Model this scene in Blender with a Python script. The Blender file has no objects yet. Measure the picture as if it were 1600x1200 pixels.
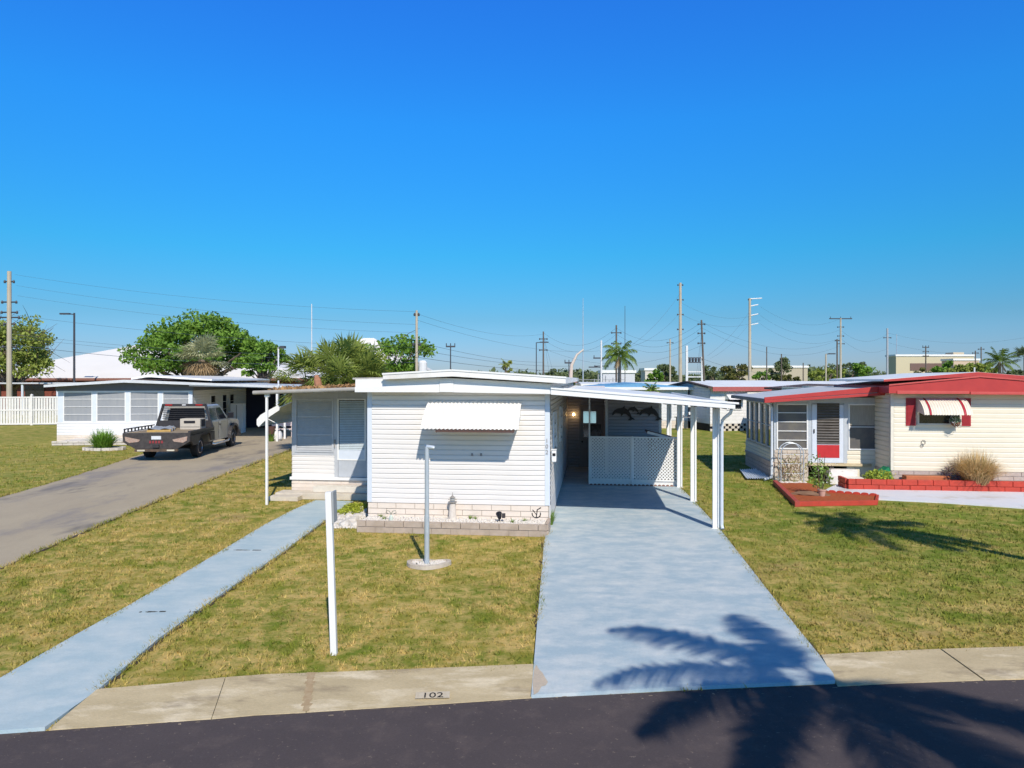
import bpy, bmesh, math, random
import numpy as np
from mathutils import Matrix, Vector
R = math.radians
sc = bpy.context.scene
col = sc.collection

# ------------------------------------------------------------------ camera
H = 3.2; F = 1100.0; CX = 800.0; CY = 592.0      # camera height (m), focal length (px of a 1600 px wide frame), horizon row
cam_d = bpy.data.cameras.new('camera'); cam = bpy.data.objects.new('camera', cam_d); col.objects.link(cam)
cam.location = (0, 0, H); cam.rotation_euler = (R(90), 0, 0)
cam_d.sensor_width = 36; cam_d.lens = 36*F/1600; cam_d.shift_y = -8/1600; cam_d.clip_start = .1; cam_d.clip_end = 6000
sc.camera = cam
# ------------------------------------------------------------------ sky and sun
SUN_EL = 41.0; SUN_AZ = 14.5                       # light travels to +y and SUN_AZ degrees towards -x
w = bpy.data.worlds.new('World'); sc.world = w; w.use_nodes = True
nt = w.node_tree; bg = nt.nodes['Background']
sky = nt.nodes.new('ShaderNodeTexSky'); sky.sky_type = 'NISHITA'; sky.sun_disc = False
sky.sun_elevation = R(SUN_EL); sky.sun_rotation = R(180-SUN_AZ); sky.altitude = 0; sky.air_density = 1.0; sky.dust_density = 0.3; sky.ozone_density = 2.5
# sky tint by elevation: bluer upwards in view, unseen top greyed to tune shade
tc = nt.nodes.new('ShaderNodeTexCoord'); sx_ = nt.nodes.new('ShaderNodeSeparateXYZ'); nt.links.new(tc.outputs['Generated'], sx_.inputs[0])
rp = nt.nodes.new('ShaderNodeValToRGB'); nt.links.new(sx_.outputs['Z'], rp.inputs[0]); cr = rp.color_ramp
stops = ((0.0, (.44, .58, 1.0)), (.029, (.40, .565, .97)), (.083, (.33, .61, .84)), (.172, (.235, .90, 1.1)), (.336, (.30, 1.20, 1.72)), (.474, (.40, 1.20, 2.05)), (.54, (.44, .62, .76)), (.8, (.44, .57, .68)))
cr.elements[0].position = stops[0][0]; cr.elements[0].color = (*stops[0][1], 1); cr.elements[1].position = stops[-1][0]; cr.elements[1].color = (*stops[-1][1], 1)
for p_, c_ in stops[1:-1]: e_ = cr.elements.new(p_); e_.color = (*c_, 1)
mm = nt.nodes.new('ShaderNodeMix'); mm.data_type = 'RGBA'; mm.blend_type = 'MULTIPLY'; mm.inputs[0].default_value = 1; mm.clamp_result = False
hs = nt.nodes.new('ShaderNodeHueSaturation'); hs.inputs['Saturation'].default_value = 1.28; nt.links.new(sky.outputs[0], hs.inputs['Color'])
nt.links.new(hs.outputs[0], mm.inputs[6]); nt.links.new(rp.outputs[0], mm.inputs[7]); nt.links.new(mm.outputs[2], bg.inputs['Color'])
bg.inputs['Strength'].default_value = 0.115
sl = bpy.data.lights.new('sun', 'SUN'); sun = bpy.data.objects.new('sun', sl); col.objects.link(sun)
sl.energy = 4.6; sl.angle = R(.5); sl.color = (1, .915, .80)
d = Vector((-math.sin(R(SUN_AZ))*math.cos(R(SUN_EL)), math.cos(R(SUN_AZ))*math.cos(R(SUN_EL)), -math.sin(R(SUN_EL))))
sun.rotation_euler = d.to_track_quat('-Z', 'Y').to_euler(); sun.location = (8, -20, 30)
sc.view_settings.view_transform = 'Standard'; sc.view_settings.look = 'None'; sc.view_settings.gamma = 1
sc.view_settings.exposure = 0.0; sc.view_settings.use_curve_mapping = False

# ------------------------------------------------------------------ measuring helpers (photo pixel -> metres)
def W(px, py, Y): return ((px-CX)/F*Y, Y, H-(py-CY)/F*Y)
def G(px, py, z=0.0):
    Y = (H-z)*F/(py-CY); return ((px-CX)/F*Y, Y)
class Fr:                                           # a building's own frame: origin on the ground, turned clockwise by a degrees
    def __init__(s, ox, oy, a):
        s.o = (ox, oy); s.a = a; s.c = math.cos(R(a)); s.s = math.sin(R(a))
    def P(s, px, py, c=0.0):                        # -> local x, z on the plane y' = c
        dx = (px-CX)/F; t = (c+s.o[0]*s.s+s.o[1]*s.c)/(dx*s.s+s.c)
        X, Y = dx*t-s.o[0], t-s.o[1]
        return (X*s.c-Y*s.s, H-(py-CY)/F*t)
    def g(s, px, py, z=0.0):                        # -> local x, y on the ground
        X, Y = G(px, py, z); X -= s.o[0]; Y -= s.o[1]
        return (X*s.c-Y*s.s, X*s.s+Y*s.c)
    def w(s, x, y): return (s.o[0]+x*s.c+y*s.s, s.o[1]-x*s.s+y*s.c)

# ------------------------------------------------------------------ materials
MATS = {}
def mat(name, c, rough=.7, c2=None, scale=6., mix=.5, bump=0., bscale=60., metal=0., spec=.35, emit=None, trans=0, coat=0, stretch=None, c3=None, scale3=1., leaf=False, speck=0, c4=None):
    m = bpy.data.materials.new(name); m.use_nodes = True; n = m.node_tree; N = n.nodes; L = n.links
    b = N['Principled BSDF']; b.inputs['Roughness'].default_value = rough; b.inputs['Metallic'].default_value = metal
    b.inputs['Specular IOR Level'].default_value = spec; b.inputs['Coat Weight'].default_value = coat
    geo = N.new('ShaderNodeNewGeometry'); vec = geo.outputs['Position']
    if stretch:
        mp = N.new('ShaderNodeMapping'); mp.inputs['Scale'].default_value = stretch; L.new(vec, mp.inputs[0]); vec = mp.outputs[0]
    colr = None
    def noise(s, det=6, ro=.6):
        t = N.new('ShaderNodeTexNoise'); t.inputs['Scale'].default_value = s; t.inputs['Detail'].default_value = det; t.inputs['Roughness'].default_value = ro
        L.new(vec, t.inputs['Vector']); return t
    def mixc(fac, A, B):
        x = N.new('ShaderNodeMix'); x.data_type = 'RGBA'; L.new(fac, x.inputs[0])
        for v, i in ((A, 6), (B, 7)):
            if isinstance(v, tuple): x.inputs[i].default_value = (*v, 1)
            else: L.new(v, x.inputs[i])
        return x.outputs[2]
    def ramp(o, a, bb):
        r = N.new('ShaderNodeMapRange'); r.inputs[1].default_value = a; r.inputs[2].default_value = bb; L.new(o, r.inputs[0]); return r.outputs[0]
    c2 = c2 or tuple(x*.86 for x in c)
    f = noise(scale).outputs[0]; colr = mixc(ramp(f, .5-.28*(1-mix)-.06, .5+.28*(1-mix)+.06), c, c2)
    if leaf:
        colr = mixc(geo.outputs['Random Per Island'], colr, tuple(min(1, x*1.5) for x in c))
    if c3: colr = mixc(ramp(noise(scale3, 8, .65).outputs[0], .52, .66), colr, c3)
    if c4: colr = mixc(ramp(noise(c4[1], 4, .7).outputs[0], c4[2], c4[3]), colr, c4[0])
    if speck:
        hv = N.new('ShaderNodeHueSaturation'); L.new(colr, hv.inputs['Color']); ma = N.new('ShaderNodeMath'); ma.operation = 'MULTIPLY_ADD'; ma.inputs[1].default_value = speck*2; ma.inputs[2].default_value = 1-speck
        L.new(noise(45, 8, .85).outputs[0], ma.inputs[0]); L.new(ma.outputs[0], hv.inputs['Value']); colr = hv.outputs[0]
    L.new(colr, b.inputs['Base Color'])
    if bump:
        bp = N.new('ShaderNodeBump'); bp.inputs['Strength'].default_value = bump; bp.inputs['Distance'].default_value = .02
        L.new(noise(bscale).outputs[0], bp.inputs['Height']); L.new(bp.outputs[0], b.inputs['Normal'])
    if emit: b.inputs['Emission Color'].default_value = (*emit[:3], 1); b.inputs['Emission Strength'].default_value = emit[3]
    if leaf:
        tr = N.new('ShaderNodeBsdfTranslucent'); L.new(colr, tr.inputs[0]); ms = N.new('ShaderNodeMixShader'); ms.inputs[0].default_value = .3
        L.new(b.outputs[0], ms.inputs[1]); L.new(tr.outputs[0], ms.inputs[2]); L.new(ms.outputs[0], N['Material Output'].inputs[0])
    MATS[name] = m; return m
def glass(name, tint=(.02, .025, .03), rough=.06):
    m = mat(name, tint, rough, spec=.8); return m

white = mat('white_siding', (.785, .755, .725), .45, (.74, .715, .69), 1.2, .4, c4=((.66, .63, .59), 1.1, .62, .80), stretch=(1, 1, 2.5))
white_paint = mat('white_paint', (.82, .82, .80), .4, (.78, .78, .77), 3)
roof_white = mat('white_roof_metal', (.86, .85, .83), .4, (.80, .79, .76), 1.2, .6, c3=(.70, .68, .64), scale3=.8)
roof_edge = mat('grey_roof_edge', (.50, .49, .46), .6, (.40, .38, .35), 2.)
trim = mat('pale_blue_trim', (.66, .71, .78), .5, (.60, .66, .74), 4)
screen_grey = mat('window_screen', (.40, .43, .47), .6, (.36, .39, .43), 5)
blind = mat('window_blind', (.50, .51, .52), .6)
blue_blind = mat('door_blind', (.52, .60, .64), .55)
louvre_dark = mat('dark_louvre', (.06, .05, .05), .3, spec=.6)
dark = mat('dark_interior', (.02, .02, .025), .8)
glassm = glass('window_glass')
glass_sky = mat('clear_reflecting_glass', (.16, .17, .18), .04, spec=1.0, metal=.75, c2=(.15, .16, .17))
block = mat('skirt_block', (.78, .69, .60), .85, (.70, .61, .52), 4, .4, bump=.3, bscale=90)
mortar = mat('mortar', (.40, .35, .30), .9)
block_old = mat('planter_block', (.52, .43, .36), .9, (.36, .29, .23), 5, .3, bump=.4, bscale=80)
gravel_m = mat('white_gravel', (.78, .74, .68), .9, (.50, .46, .42), 30, .2, bump=.6, bscale=60)
cream = mat('cream_siding', (.80, .74, .60), .5, (.76, .70, .56), 1.5)
cream_dim = mat('cream_trim', (.70, .66, .56), .5)
red = mat('red_fascia', (.50, .055, .05), .45, (.42, .045, .045), 2.5, .4)
red_block = mat('red_block', (.55, .06, .035), .6, (.40, .05, .03), 6, .4, bump=.3, bscale=60)
mulch = mat('red_mulch', (.50, .13, .04), .95, (.26, .06, .02), 22, .2, bump=1., bscale=50)
pink_stone = mat('pinkish_stone', (.56, .48, .43), .85, (.40, .33, .30), 5, .2, bump=.6, bscale=25)
steel = mat('galvanised_steel', (.56, .62, .66), .4, (.48, .54, .60), 8, metal=.35)
concrete = mat('kerb_concrete', (.60, .495, .31), .85, (.42, .34, .20), 2.2, .15, bump=.35, bscale=70, c3=(.70, .60, .42), scale3=1.9, stretch=(.6, 1.5, 1), speck=.45, c4=((.24, .185, .12), 1.6, .54, .74))
concrete_drive = mat('old_driveway_concrete', (.46, .39, .275), .85, (.37, .31, .225), .8, .25, bump=.3, bscale=60, c3=(.28, .25, .22), scale3=.45, speck=.35, c4=((.17, .155, .14), .35, .56, .70), stretch=(1.4, .6, 1))
pole_m = mat('concrete_pole', (.52, .46, .36), .8, (.42, .37, .29), 1.)
pole_wood = mat('wood_pole', (.16, .13, .11), .85, (.10, .085, .075), 2.)
pole_dark = mat('dark_metal', (.06, .065, .08), .5)
pole_white = mat('white_pole_paint', (.75, .76, .78), .4)
wire_m = mat('power_cable', (.10, .13, .17), .6)
brick = mat('red_brick', (.26, .075, .045), .85, (.18, .05, .035), 4, bump=.3, bscale=40)
leaf_oak = mat('oak_leaves', (.15, .27, .035), .6, (.09, .18, .028), .9, .3, leaf=True)
leaf_dull = mat('dull_leaves', (.25, .30, .06), .7, (.16, .20, .045), .9, .3, leaf=True)
leaf_dark = mat('dark_leaves', (.13, .165, .07), .7, (.09, .12, .055), .5, .3, leaf=True)
leaf_yellow = mat('yellowish_leaves', (.13, .13, .035), .7, (.09, .10, .03), .5, .3, leaf=True)
palm_leaf = mat('palm_leaves', (.13, .19, .03), .45, (.07, .13, .02), 1.5, .3, leaf=True)
palmetto_leaf = mat('palmetto_leaves', (.21, .26, .055), .4, (.10, .14, .03), 1.2, .3, leaf=True)
fan_grey = mat('greygreen_fan_leaves', (.36, .37, .21), .55, (.22, .25, .13), 1., .3, leaf=True)
dead_leaf = mat('dead_fronds', (.34, .24, .13), .8, (.24, .17, .09), 2., .3, leaf=True)
shrub_leaf = mat('shrub_leaves', (.16, .25, .04), .5, (.08, .15, .025), 6., .3, leaf=True)
dry_grass = mat('dry_grass_blades', (.56, .41, .20), .8, (.40, .28, .13), 6., .3, leaf=True)
bark = mat('bark', (.17, .13, .10), .9, (.10, .08, .06), 4, bump=.5, bscale=20)
palm_bark = mat('palm_trunk_bark', (.27, .21, .16), .9, (.17, .13, .10), 8, bump=.5, bscale=20)
truck_paint = mat('silver_grey_paint', (.36, .35, .31), .35, (.34, .33, .30), 2, metal=.2, coat=.3)
black_steel = mat('black_steel', (.03, .03, .035), .45, (.055, .05, .05), 5, .3)
bed_steel = mat('dusty_bed_steel', (.018, .016, .016), .5, (.045, .038, .034), 4, .3)
rubber = mat('tyre_rubber', (.035, .033, .032), .85)
chrome = mat('polished_wheel', (.75, .72, .78), .15, metal=.9)
red_lamp = mat('red_lamp_lens', (.45, .03, .03), .3)
blue_roof = mat('blue_roof_metal', (.16, .38, .62), .45)
brown_roof = mat('brown_roof', (.10, .065, .055), .8)
far_wall = mat('far_white_wall', (.76, .77, .78), .6)
grey_shade_wall = mat('pale_grey_shade_wall', (.62, .64, .68), .6)
tan_wall = mat('tan_wall', (.50, .44, .33), .8)
grey_roof = mat('grey_roof_felt', (.30, .30, .32), .7)
green_plastic = mat('green_plastic', (.02, .28, .12), .4)
wood_brown = mat('brown_wood', (.20, .09, .05), .7)
terracotta = mat('orange_planter', (.55, .17, .07), .7)
black_paint = mat('black_paint', (.02, .02, .02), .5)
number_grey = mat('house_number_metal', (.30, .28, .26), .4)
black_plastic = mat('black_plastic', (.015, .015, .02), .4)
beige_plastic = mat('beige_plastic', (.55, .50, .42), .6)
fence_white = mat('white_vinyl', (.80, .78, .74), .4)
amber = mat('lit_bulb', (1, .8, .5), .5, emit=(1, .62, .25, 14))
flower_white = mat('white_flowers', (.75, .75, .72), .7)

# ------------------------------------------------------------------ mesh builder
class MB:
    def __init__(s): s.v = []; s.f = []; s.m = []; s.cur = 0; s.T = None
    def add(s, vs, fs):
        n = len(s.v)
        if s.T is not None: vs = [tuple(s.T @ Vector(p)) for p in vs]
        s.v += [tuple(p) for p in vs]; s.f += [tuple(i+n for i in f) for f in fs]; s.m += [s.cur]*len(fs); return s
    def box(s, x0, x1, y0, y1, z0, z1):
        return s.add([(x0, y0, z0), (x1, y0, z0), (x1, y1, z0), (x0, y1, z0), (x0, y0, z1), (x1, y0, z1), (x1, y1, z1), (x0, y1, z1)],
              [(0, 3, 2, 1), (4, 5, 6, 7), (0, 1, 5, 4), (1, 2, 6, 5), (2, 3, 7, 6), (3, 0, 4, 7)])
    def quad(s, a, b, c, d): return s.add([a, b, c, d], [(0, 1, 2, 3)])
    def prism(s, poly, ax, a, b):                    # poly in the two other axes, extruded a..b along axis ax
        def mk(p, t): return {'x': (t, p[0], p[1]), 'y': (p[0], t, p[1]), 'z': (p[0], p[1], t)}[ax]
        n = len(poly); vs = [mk(p, a) for p in poly]+[mk(p, b) for p in poly]
        return s.add(vs, [tuple(range(n)), tuple(range(2*n-1, n-1, -1))]+[(i, (i+1) % n, n+(i+1) % n, n+i) for i in range(n)])
    def loft(s, A, B):                              # two equal rings joined and capped
        n = len(A); return s.add(list(A)+list(B), [tuple(range(n)), tuple(range(2*n-1, n-1, -1))]+[(i, (i+1) % n, n+(i+1) % n, n+i) for i in range(n)])
    def tube(s, pts, r, n=8, cap=True):
        pts = [Vector(p) for p in pts]; rs = r if isinstance(r, (list, tuple)) else [r]*len(pts); vs = []; up = None
        for i, p in enumerate(pts):
            t = (pts[min(i+1, len(pts)-1)]-pts[max(i-1, 0)]).normalized()
            if up is None: up = Vector((0, 0, 1)) if abs(t.z) < .9 else Vector((1, 0, 0))
            a = t.cross(up).normalized(); b = a.cross(t).normalized(); up = b
            for k in range(n):
                th = 2*math.pi*k/n; vs.append(p+(a*math.cos(th)+b*math.sin(th))*rs[i])
        fs = [(i*n+k, i*n+(k+1) % n, (i+1)*n+(k+1) % n, (i+1)*n+k) for i in range(len(pts)-1) for k in range(n)]
        if cap: fs += [tuple(range(n-1, -1, -1)), tuple((len(pts)-1)*n+k for k in range(n))]
        return s.add(vs, fs)
    def lathe(s, prof, c=(0, 0, 0), n=14):          # prof: (radius, z)
        vs = [(c[0]+r*math.cos(2*math.pi*k/n), c[1]+r*math.sin(2*math.pi*k/n), c[2]+z) for r, z in prof for k in range(n)]
        fs = [(i*n+k, i*n+(k+1) % n, (i+1)*n+(k+1) % n, (i+1)*n+k) for i in range(len(prof)-1) for k in range(n)]
        fs += [tuple(range(n-1, -1, -1)), tuple((len(prof)-1)*n+k for k in range(n))]
        return s.add(vs, fs)
    def siding(s, x0, x1, z0, z1, y, e=.107, d=.026):  # lap siding facing -y
        z = z0
        while z < z1-.002:
            t = min(z+e, z1)
            m = z+(t-z)*.70; s.add([(x0, y-d, z), (x1, y-d, z), (x1, y-d, m), (x0, y-d, m), (x1, y-.001, t-.004), (x0, y-.001, t-.004), (x1, y-.001, t+.004), (x0, y-.001, t+.004), (x0, y-.001, z), (x1, y-.001, z)], [(0, 1, 2, 3), (3, 2, 4, 5), (5, 4, 6, 7), (8, 9, 1, 0)]); z = t
        return s
    def bricks(s, x0, x1, y, z0, rows, h, wd, gap=.012, d=.02, jig=.004, seed=1):   # running bond facing -y
        rnd = random.Random(seed)
        for r in range(rows):
            x = x0-(wd/2 if r % 2 else 0)
            while x < x1:
                a, b = max(x, x0), min(x+wd-gap, x1)
                if b-a > .03: j = rnd.uniform(0, jig); s.box(a, b, y-d-j, y+.03, z0+r*h, z0+(r+1)*h-gap)
                x += wd
        return s
    def build(s, name, m, parent=None, bevel=0, smooth=False):
        me = bpy.data.meshes.new(name); me.from_pydata(s.v, [], s.f)
        ml = m if isinstance(m, (list, tuple)) else [m]
        for q in ml: me.materials.append(q)
        if len(ml) > 1: me.polygons.foreach_set('material_index', s.m)
        bm = bmesh.new(); bm.from_mesh(me); bmesh.ops.recalc_face_normals(bm, faces=bm.faces); bm.to_mesh(me); bm.free()
        if smooth: me.polygons.foreach_set('use_smooth', [True]*len(me.polygons))
        o = bpy.data.objects.new(name, me); col.objects.link(o)
        if parent is not None: o.parent = parent
        if bevel:
            b = o.modifiers.new('bevel', 'BEVEL'); b.width = bevel; b.segments = 2; b.limit_method = 'ANGLE'
        if smooth:
            try: me.set_sharp_from_angle(angle=R(35))
            except Exception: pass
        return o
def npmesh(name, V, Fc, m, parent=None):
    me = bpy.data.meshes.new(name); V = np.asarray(V, dtype=np.float32); Fc = np.asarray(Fc, dtype=np.int32); k = Fc.shape[1]
    me.vertices.add(len(V)); me.vertices.foreach_set('co', V.ravel())
    me.loops.add(Fc.size); me.loops.foreach_set('vertex_index', Fc.ravel())
    me.polygons.add(len(Fc)); me.polygons.foreach_set('loop_start', np.arange(0, Fc.size, k, dtype=np.int32)); me.polygons.foreach_set('loop_total', np.full(len(Fc), k, dtype=np.int32))
    me.update(calc_edges=True); me.validate(); me.materials.append(m)
    o = bpy.data.objects.new(name, me); col.objects.link(o)
    if parent is not None: o.parent = parent
    return o
def tag(o, label=None, cat=None, group=None, kind=None):
    if label: o['label'] = label
    if cat: o['category'] = cat
    if group: o['group'] = group
    if kind: o['kind'] = kind
    return o
def root(name, label, cat, loc=(0, 0, 0), rz=0, group=None):
    o = bpy.data.objects.new(name, None); col.objects.link(o); o.empty_display_size = .3
    o.location = loc; o.rotation_euler = (0, 0, R(rz)); return tag(o, label, cat, group)
def struct(o): o['kind'] = 'structure'; return o
def rotz(deg, loc): return Matrix.Translation(Vector(loc)) @ Matrix.Rotation(R(deg), 4, 'Z')
def inpoly(P, poly):
    x, y = P[:, 0], P[:, 1]; c = np.zeros(len(P), bool); n = len(poly)
    for i in range(n):
        (x0, y0), (x1, y1) = poly[i], poly[(i+1) % n]
        with np.errstate(divide='ignore', invalid='ignore'):
            c ^= ((y0 > y) != (y1 > y)) & (x < (x1-x0)*(y-y0)/(y1-y0)+x0)
    return c
def text_mesh(name, s, size, m, parent, M, depth=.004):
    cu = bpy.data.curves.new('t', 'FONT'); cu.body = s; cu.size = size; cu.extrude = depth; cu.align_x = 'CENTER'
    o = bpy.data.objects.new('t', cu); col.objects.link(o); bpy.context.view_layer.update()
    me = bpy.data.meshes.new_from_object(o.evaluated_get(bpy.context.evaluated_depsgraph_get())); bpy.data.objects.remove(o)
    me.transform(M); me.materials.clear(); me.materials.append(m); q = bpy.data.objects.new(name, me); col.objects.link(q)
    if parent is not None: q.parent = parent
    return q
def corrugated(mb, prof, x0, x1, pitch=.06, amp=.008, scallop=.02):
    """ribbed awning sheet: prof = [(y,z)...] from the wall outwards, extruded x0..x1 with ribs"""
    nx = int((x1-x0)/(pitch/6)); xs = [x0+(x1-x0)*i/nx for i in range(nx+1)]; vs = []
    for j, (y, z) in enumerate(prof):
        for x in xs:
            c = math.cos(2*math.pi*(x-x0)/pitch)
            vs.append((x, y-amp*c, z+amp*c*.6-(scallop*(c*.5-.5) if j == len(prof)-1 else 0)))
    n = nx+1; mb.add(vs, [(j*n+i, j*n+i+1, (j+1)*n+i+1, (j+1)*n+i) for j in range(len(prof)-1) for i in range(nx)])
def screen_window(par, T, x0, x1, z0, z1, y=0., bars=3, fr=.045, fm=None, gm=None, slats=None, sm=None, name='window', barm=None):
    """window facing -y: frame > pane (+ bars / blind slats)"""
    fm = fm or trim; f = MB(); f.T = T
    for a in ((x0, x0+fr, z0, z1), (x1-fr, x1, z0, z1), (x0+fr, x1-fr, z0, z0+fr), (x0+fr, x1-fr, z1-fr, z1)): f.box(a[0], a[1], y-.045, y+.002, a[2], a[3])
    for k in range(bars):
        zz = z0+(z1-z0)*(k+1)/(bars+1); f.box(x0+fr, x1-fr, y-.036, y-.012, zz-.012, zz+.012)
    o = f.build(name, fm, par)
    p = MB(); p.T = T; p.box(x0+fr*.6, x1-fr*.6, y-.006, y+.001, z0+fr*.6, z1-fr*.6); p.build('pane', gm or glassm, o)
    if slats:
        s = MB(); s.T = T; z = z0+fr+.01
        while z < z1-fr-.01:
            s.add([(x0+fr, y-.024, z), (x1-fr, y-.024, z), (x1-fr, y-.009, z+slats*.82), (x0+fr, y-.009, z+slats*.82)], [(0, 1, 2, 3)]); z += slats
        s.build('blind', sm or blind, o)
    return o
# ================================================================== GROUND
# lawn sheet reaching the horizon
def lawn_material():
    m = bpy.data.materials.new('lawn'); m.use_nodes = True; n = m.node_tree; N = n.nodes; L = n.links; b = N['Principled BSDF']
    b.inputs['Roughness'].default_value = .9; b.inputs['Specular IOR Level'].default_value = .1
    geo = N.new('ShaderNodeNewGeometry')
    def noise(s, det=5, ro=.6, off=0):
        mp = N.new('ShaderNodeMapping'); mp.inputs['Location'].default_value = (off, off*2, 0); mp.inputs['Scale'].default_value = (1, 1, 0); L.new(geo.outputs['Position'], mp.inputs[0])
        t = N.new('ShaderNodeTexNoise'); t.inputs['Scale'].default_value = s; t.inputs['Detail'].default_value = det; t.inputs['Roughness'].default_value = ro; L.new(mp.outputs[0], t.inputs[0]); return t.outputs[0]
    def rng(o, a, c):
        r = N.new('ShaderNodeMapRange'); r.inputs[1].default_value = a; r.inputs[2].default_value = c; L.new(o, r.inputs[0]); return r.outputs[0]
    def mx(f, A, B):
        x = N.new('ShaderNodeMix'); x.data_type = 'RGBA'; L.new(f, x.inputs[0])
        for v, i in ((A, 6), (B, 7)):
            if isinstance(v, tuple): x.inputs[i].default_value = (*v, 1)
            else: L.new(v, x.inputs[i])
        return x.outputs[2]
    green, straw, olive, brown = (.145, .185, .022), (.50, .365, .13), (.29, .245, .05), (.36, .24, .11)
    c = mx(rng(noise(.55, 6, .65), .40, .60), green, olive)
    c = mx(rng(noise(2.2, 7, .75, 7), .42, .60), c, straw)
    c = mx(rng(noise(.45, 7, .7, 21), .57, .70), c, brown)
    sp = N.new('ShaderNodeSeparateXYZ'); L.new(geo.outputs['Position'], sp.inputs[0])   # the watered lawns right of the driveway and far left are greener
    def mul(a_, b_, op='MULTIPLY'):
        q = N.new('ShaderNodeMath'); q.operation = op; L.new(a_, q.inputs[0]); (L.new(b_, q.inputs[1]) if not isinstance(b_, float) else q.inputs.__getitem__(1).__setattr__('default_value', b_)); return q.outputs[0]
    lot = mul(mul(rng(sp.outputs['X'], 3., 6.), rng(sp.outputs['Y'], 8., 13.)), .85)
    lot2 = mul(mul(rng(sp.outputs['X'], -9., -13.), rng(sp.outputs['Y'], 12., 20.)), .5)
    c = mx(mul(mul(lot, lot2, 'ADD'), rng(noise(1.3, 6, .75, 50), .36, .58)), c, (.13, .19, .024))
    c = mx(rng(noise(7, 5, .75, 3), .52, .66), c, (.12, .17, .02))
    c = mx(rng(noise(24, 4, .8, 33), .57, .72), c, (.09, .07, .02))
    hsv = N.new('ShaderNodeHueSaturation'); L.new(c, hsv.inputs['Color'])
    a = N.new('ShaderNodeMath'); a.operation = 'MULTIPLY_ADD'; L.new(geo.outputs['Random Per Island'], a.inputs[0]); a.inputs[1].default_value = .65; a.inputs[2].default_value = .78; L.new(a.outputs[0], hsv.inputs['Value'])
    L.new(hsv.outputs[0], b.inputs['Base Color'])
    bp = N.new('ShaderNodeBump'); bp.inputs['Strength'].default_value = .6; bp.inputs['Distance'].default_value = .04; L.new(noise(28, 6, .7), bp.inputs['Height']); L.new(bp.outputs[0], b.inputs['Normal'])
    return m
lawn_m = lawn_material()
g = MB(); g.add([(-3000, -60, -.004), (3000, -60, -.004), (3000, 5000, -.004), (-3000, 5000, -.004)], [(0, 1, 2, 3)])
lawn = struct(g.build('lawn_ground', lawn_m))

def asphalt_mat():
    m = mat('asphalt', (.080, .066, .068), .85, (.098, .080, .080), 1.3, .2, bump=.5, bscale=220, c3=(.115, .092, .088), scale3=3., spec=.2, speck=.5, c4=((.22, .175, .145), 18., .62, .70))
    return m
asphalt = asphalt_mat()
def pts(*pp): return [G(*p) for p in pp]
# ---- road: near edge of the kerb/drive line, extended past both sides of the frame
edge = pts((0, 1147), (200, 1133), (400, 1118), (630, 1104), (832, 1091), (1050, 1080), (1305, 1069), (1450, 1065), (1600, 1062))
L0 = (edge[0][0]-14, edge[0][1]-3.2); R0 = (edge[-1][0]+14, edge[-1][1]+1.4)
edge = [L0]+edge+[R0]
rd = MB(); n = len(edge)
rd.add([(x, y, .0) for x, y in edge]+[(x, y-7.2, .0) for x, y in edge], [(i, i+1, n+i+1, n+i) for i in range(n-1)])
struct(rd.build('road', asphalt))
# ---- kerbs: sloping concrete gutter between road and lawn
def kerb(name, front, back, zb=.055, joints=()):
    k = MB(); n = len(front)
    vs = [(x, y, .008) for x, y in front]+[(x, y, zb) for x, y in back]+[(x, y, -.05) for x, y in front]+[(x, y, -.05) for x, y in back]
    fs = []
    for i in range(n-1): fs += [(i, i+1, n+i+1, n+i), (2*n+i, 2*n+i+1, i+1, i), (n+i, n+i+1, 3*n+i+1, 3*n+i)]
    fs += [(0, n, 3*n, 2*n), (n-1, 2*n-1, 4*n-1, 3*n-1)]
    return struct(k.add(vs, fs).build(name, concrete))
lf = pts((76, 1141), (200, 1133), (330, 1124)); lb = pts((152, 1085), (260, 1076), (352, 1066))
kerb('kerb', lf, lb); kerb('kerb', pts((331, 1124), (400, 1118), (477.5, 1114)), pts((353, 1066), (420, 1061), (485.5, 1059)))
kerb('kerb', pts((479, 1113.5), (650, 1103), (831, 1091)), pts((487, 1059), (640, 1053), (833, 1045)))
kerb('kerb', pts((1309, 1073), (1400, 1068), (1536, 1063.5)), pts((1283, 1030), (1360, 1026), (1468, 1021)))
rr = pts((1539, 1063), (1600, 1061)); rb = pts((1471, 1021), (1600, 1017)); rr.append((rr[-1][0]+14, rr[-1][1]+1.4)); rb.append((rb[-1][0]+14, rb[-1][1]+1.4)); kerb('kerb', rr, rb)
ll = [(-19, 2.9)]+pts((-560, 1190)); lb2 = [(-19.5, 3.6)]+pts((-520, 1130)); kerb('kerb', ll, lb2)
# far side of the road, behind the camera
fe = [(x, y-7.2) for x, y in edge]; kerb('kerb', [(x, y-.05) for x, y in fe], [(x, y-.55) for x, y in fe])
k = MB(); z = .035
kn = G(680, 1085)
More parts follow.
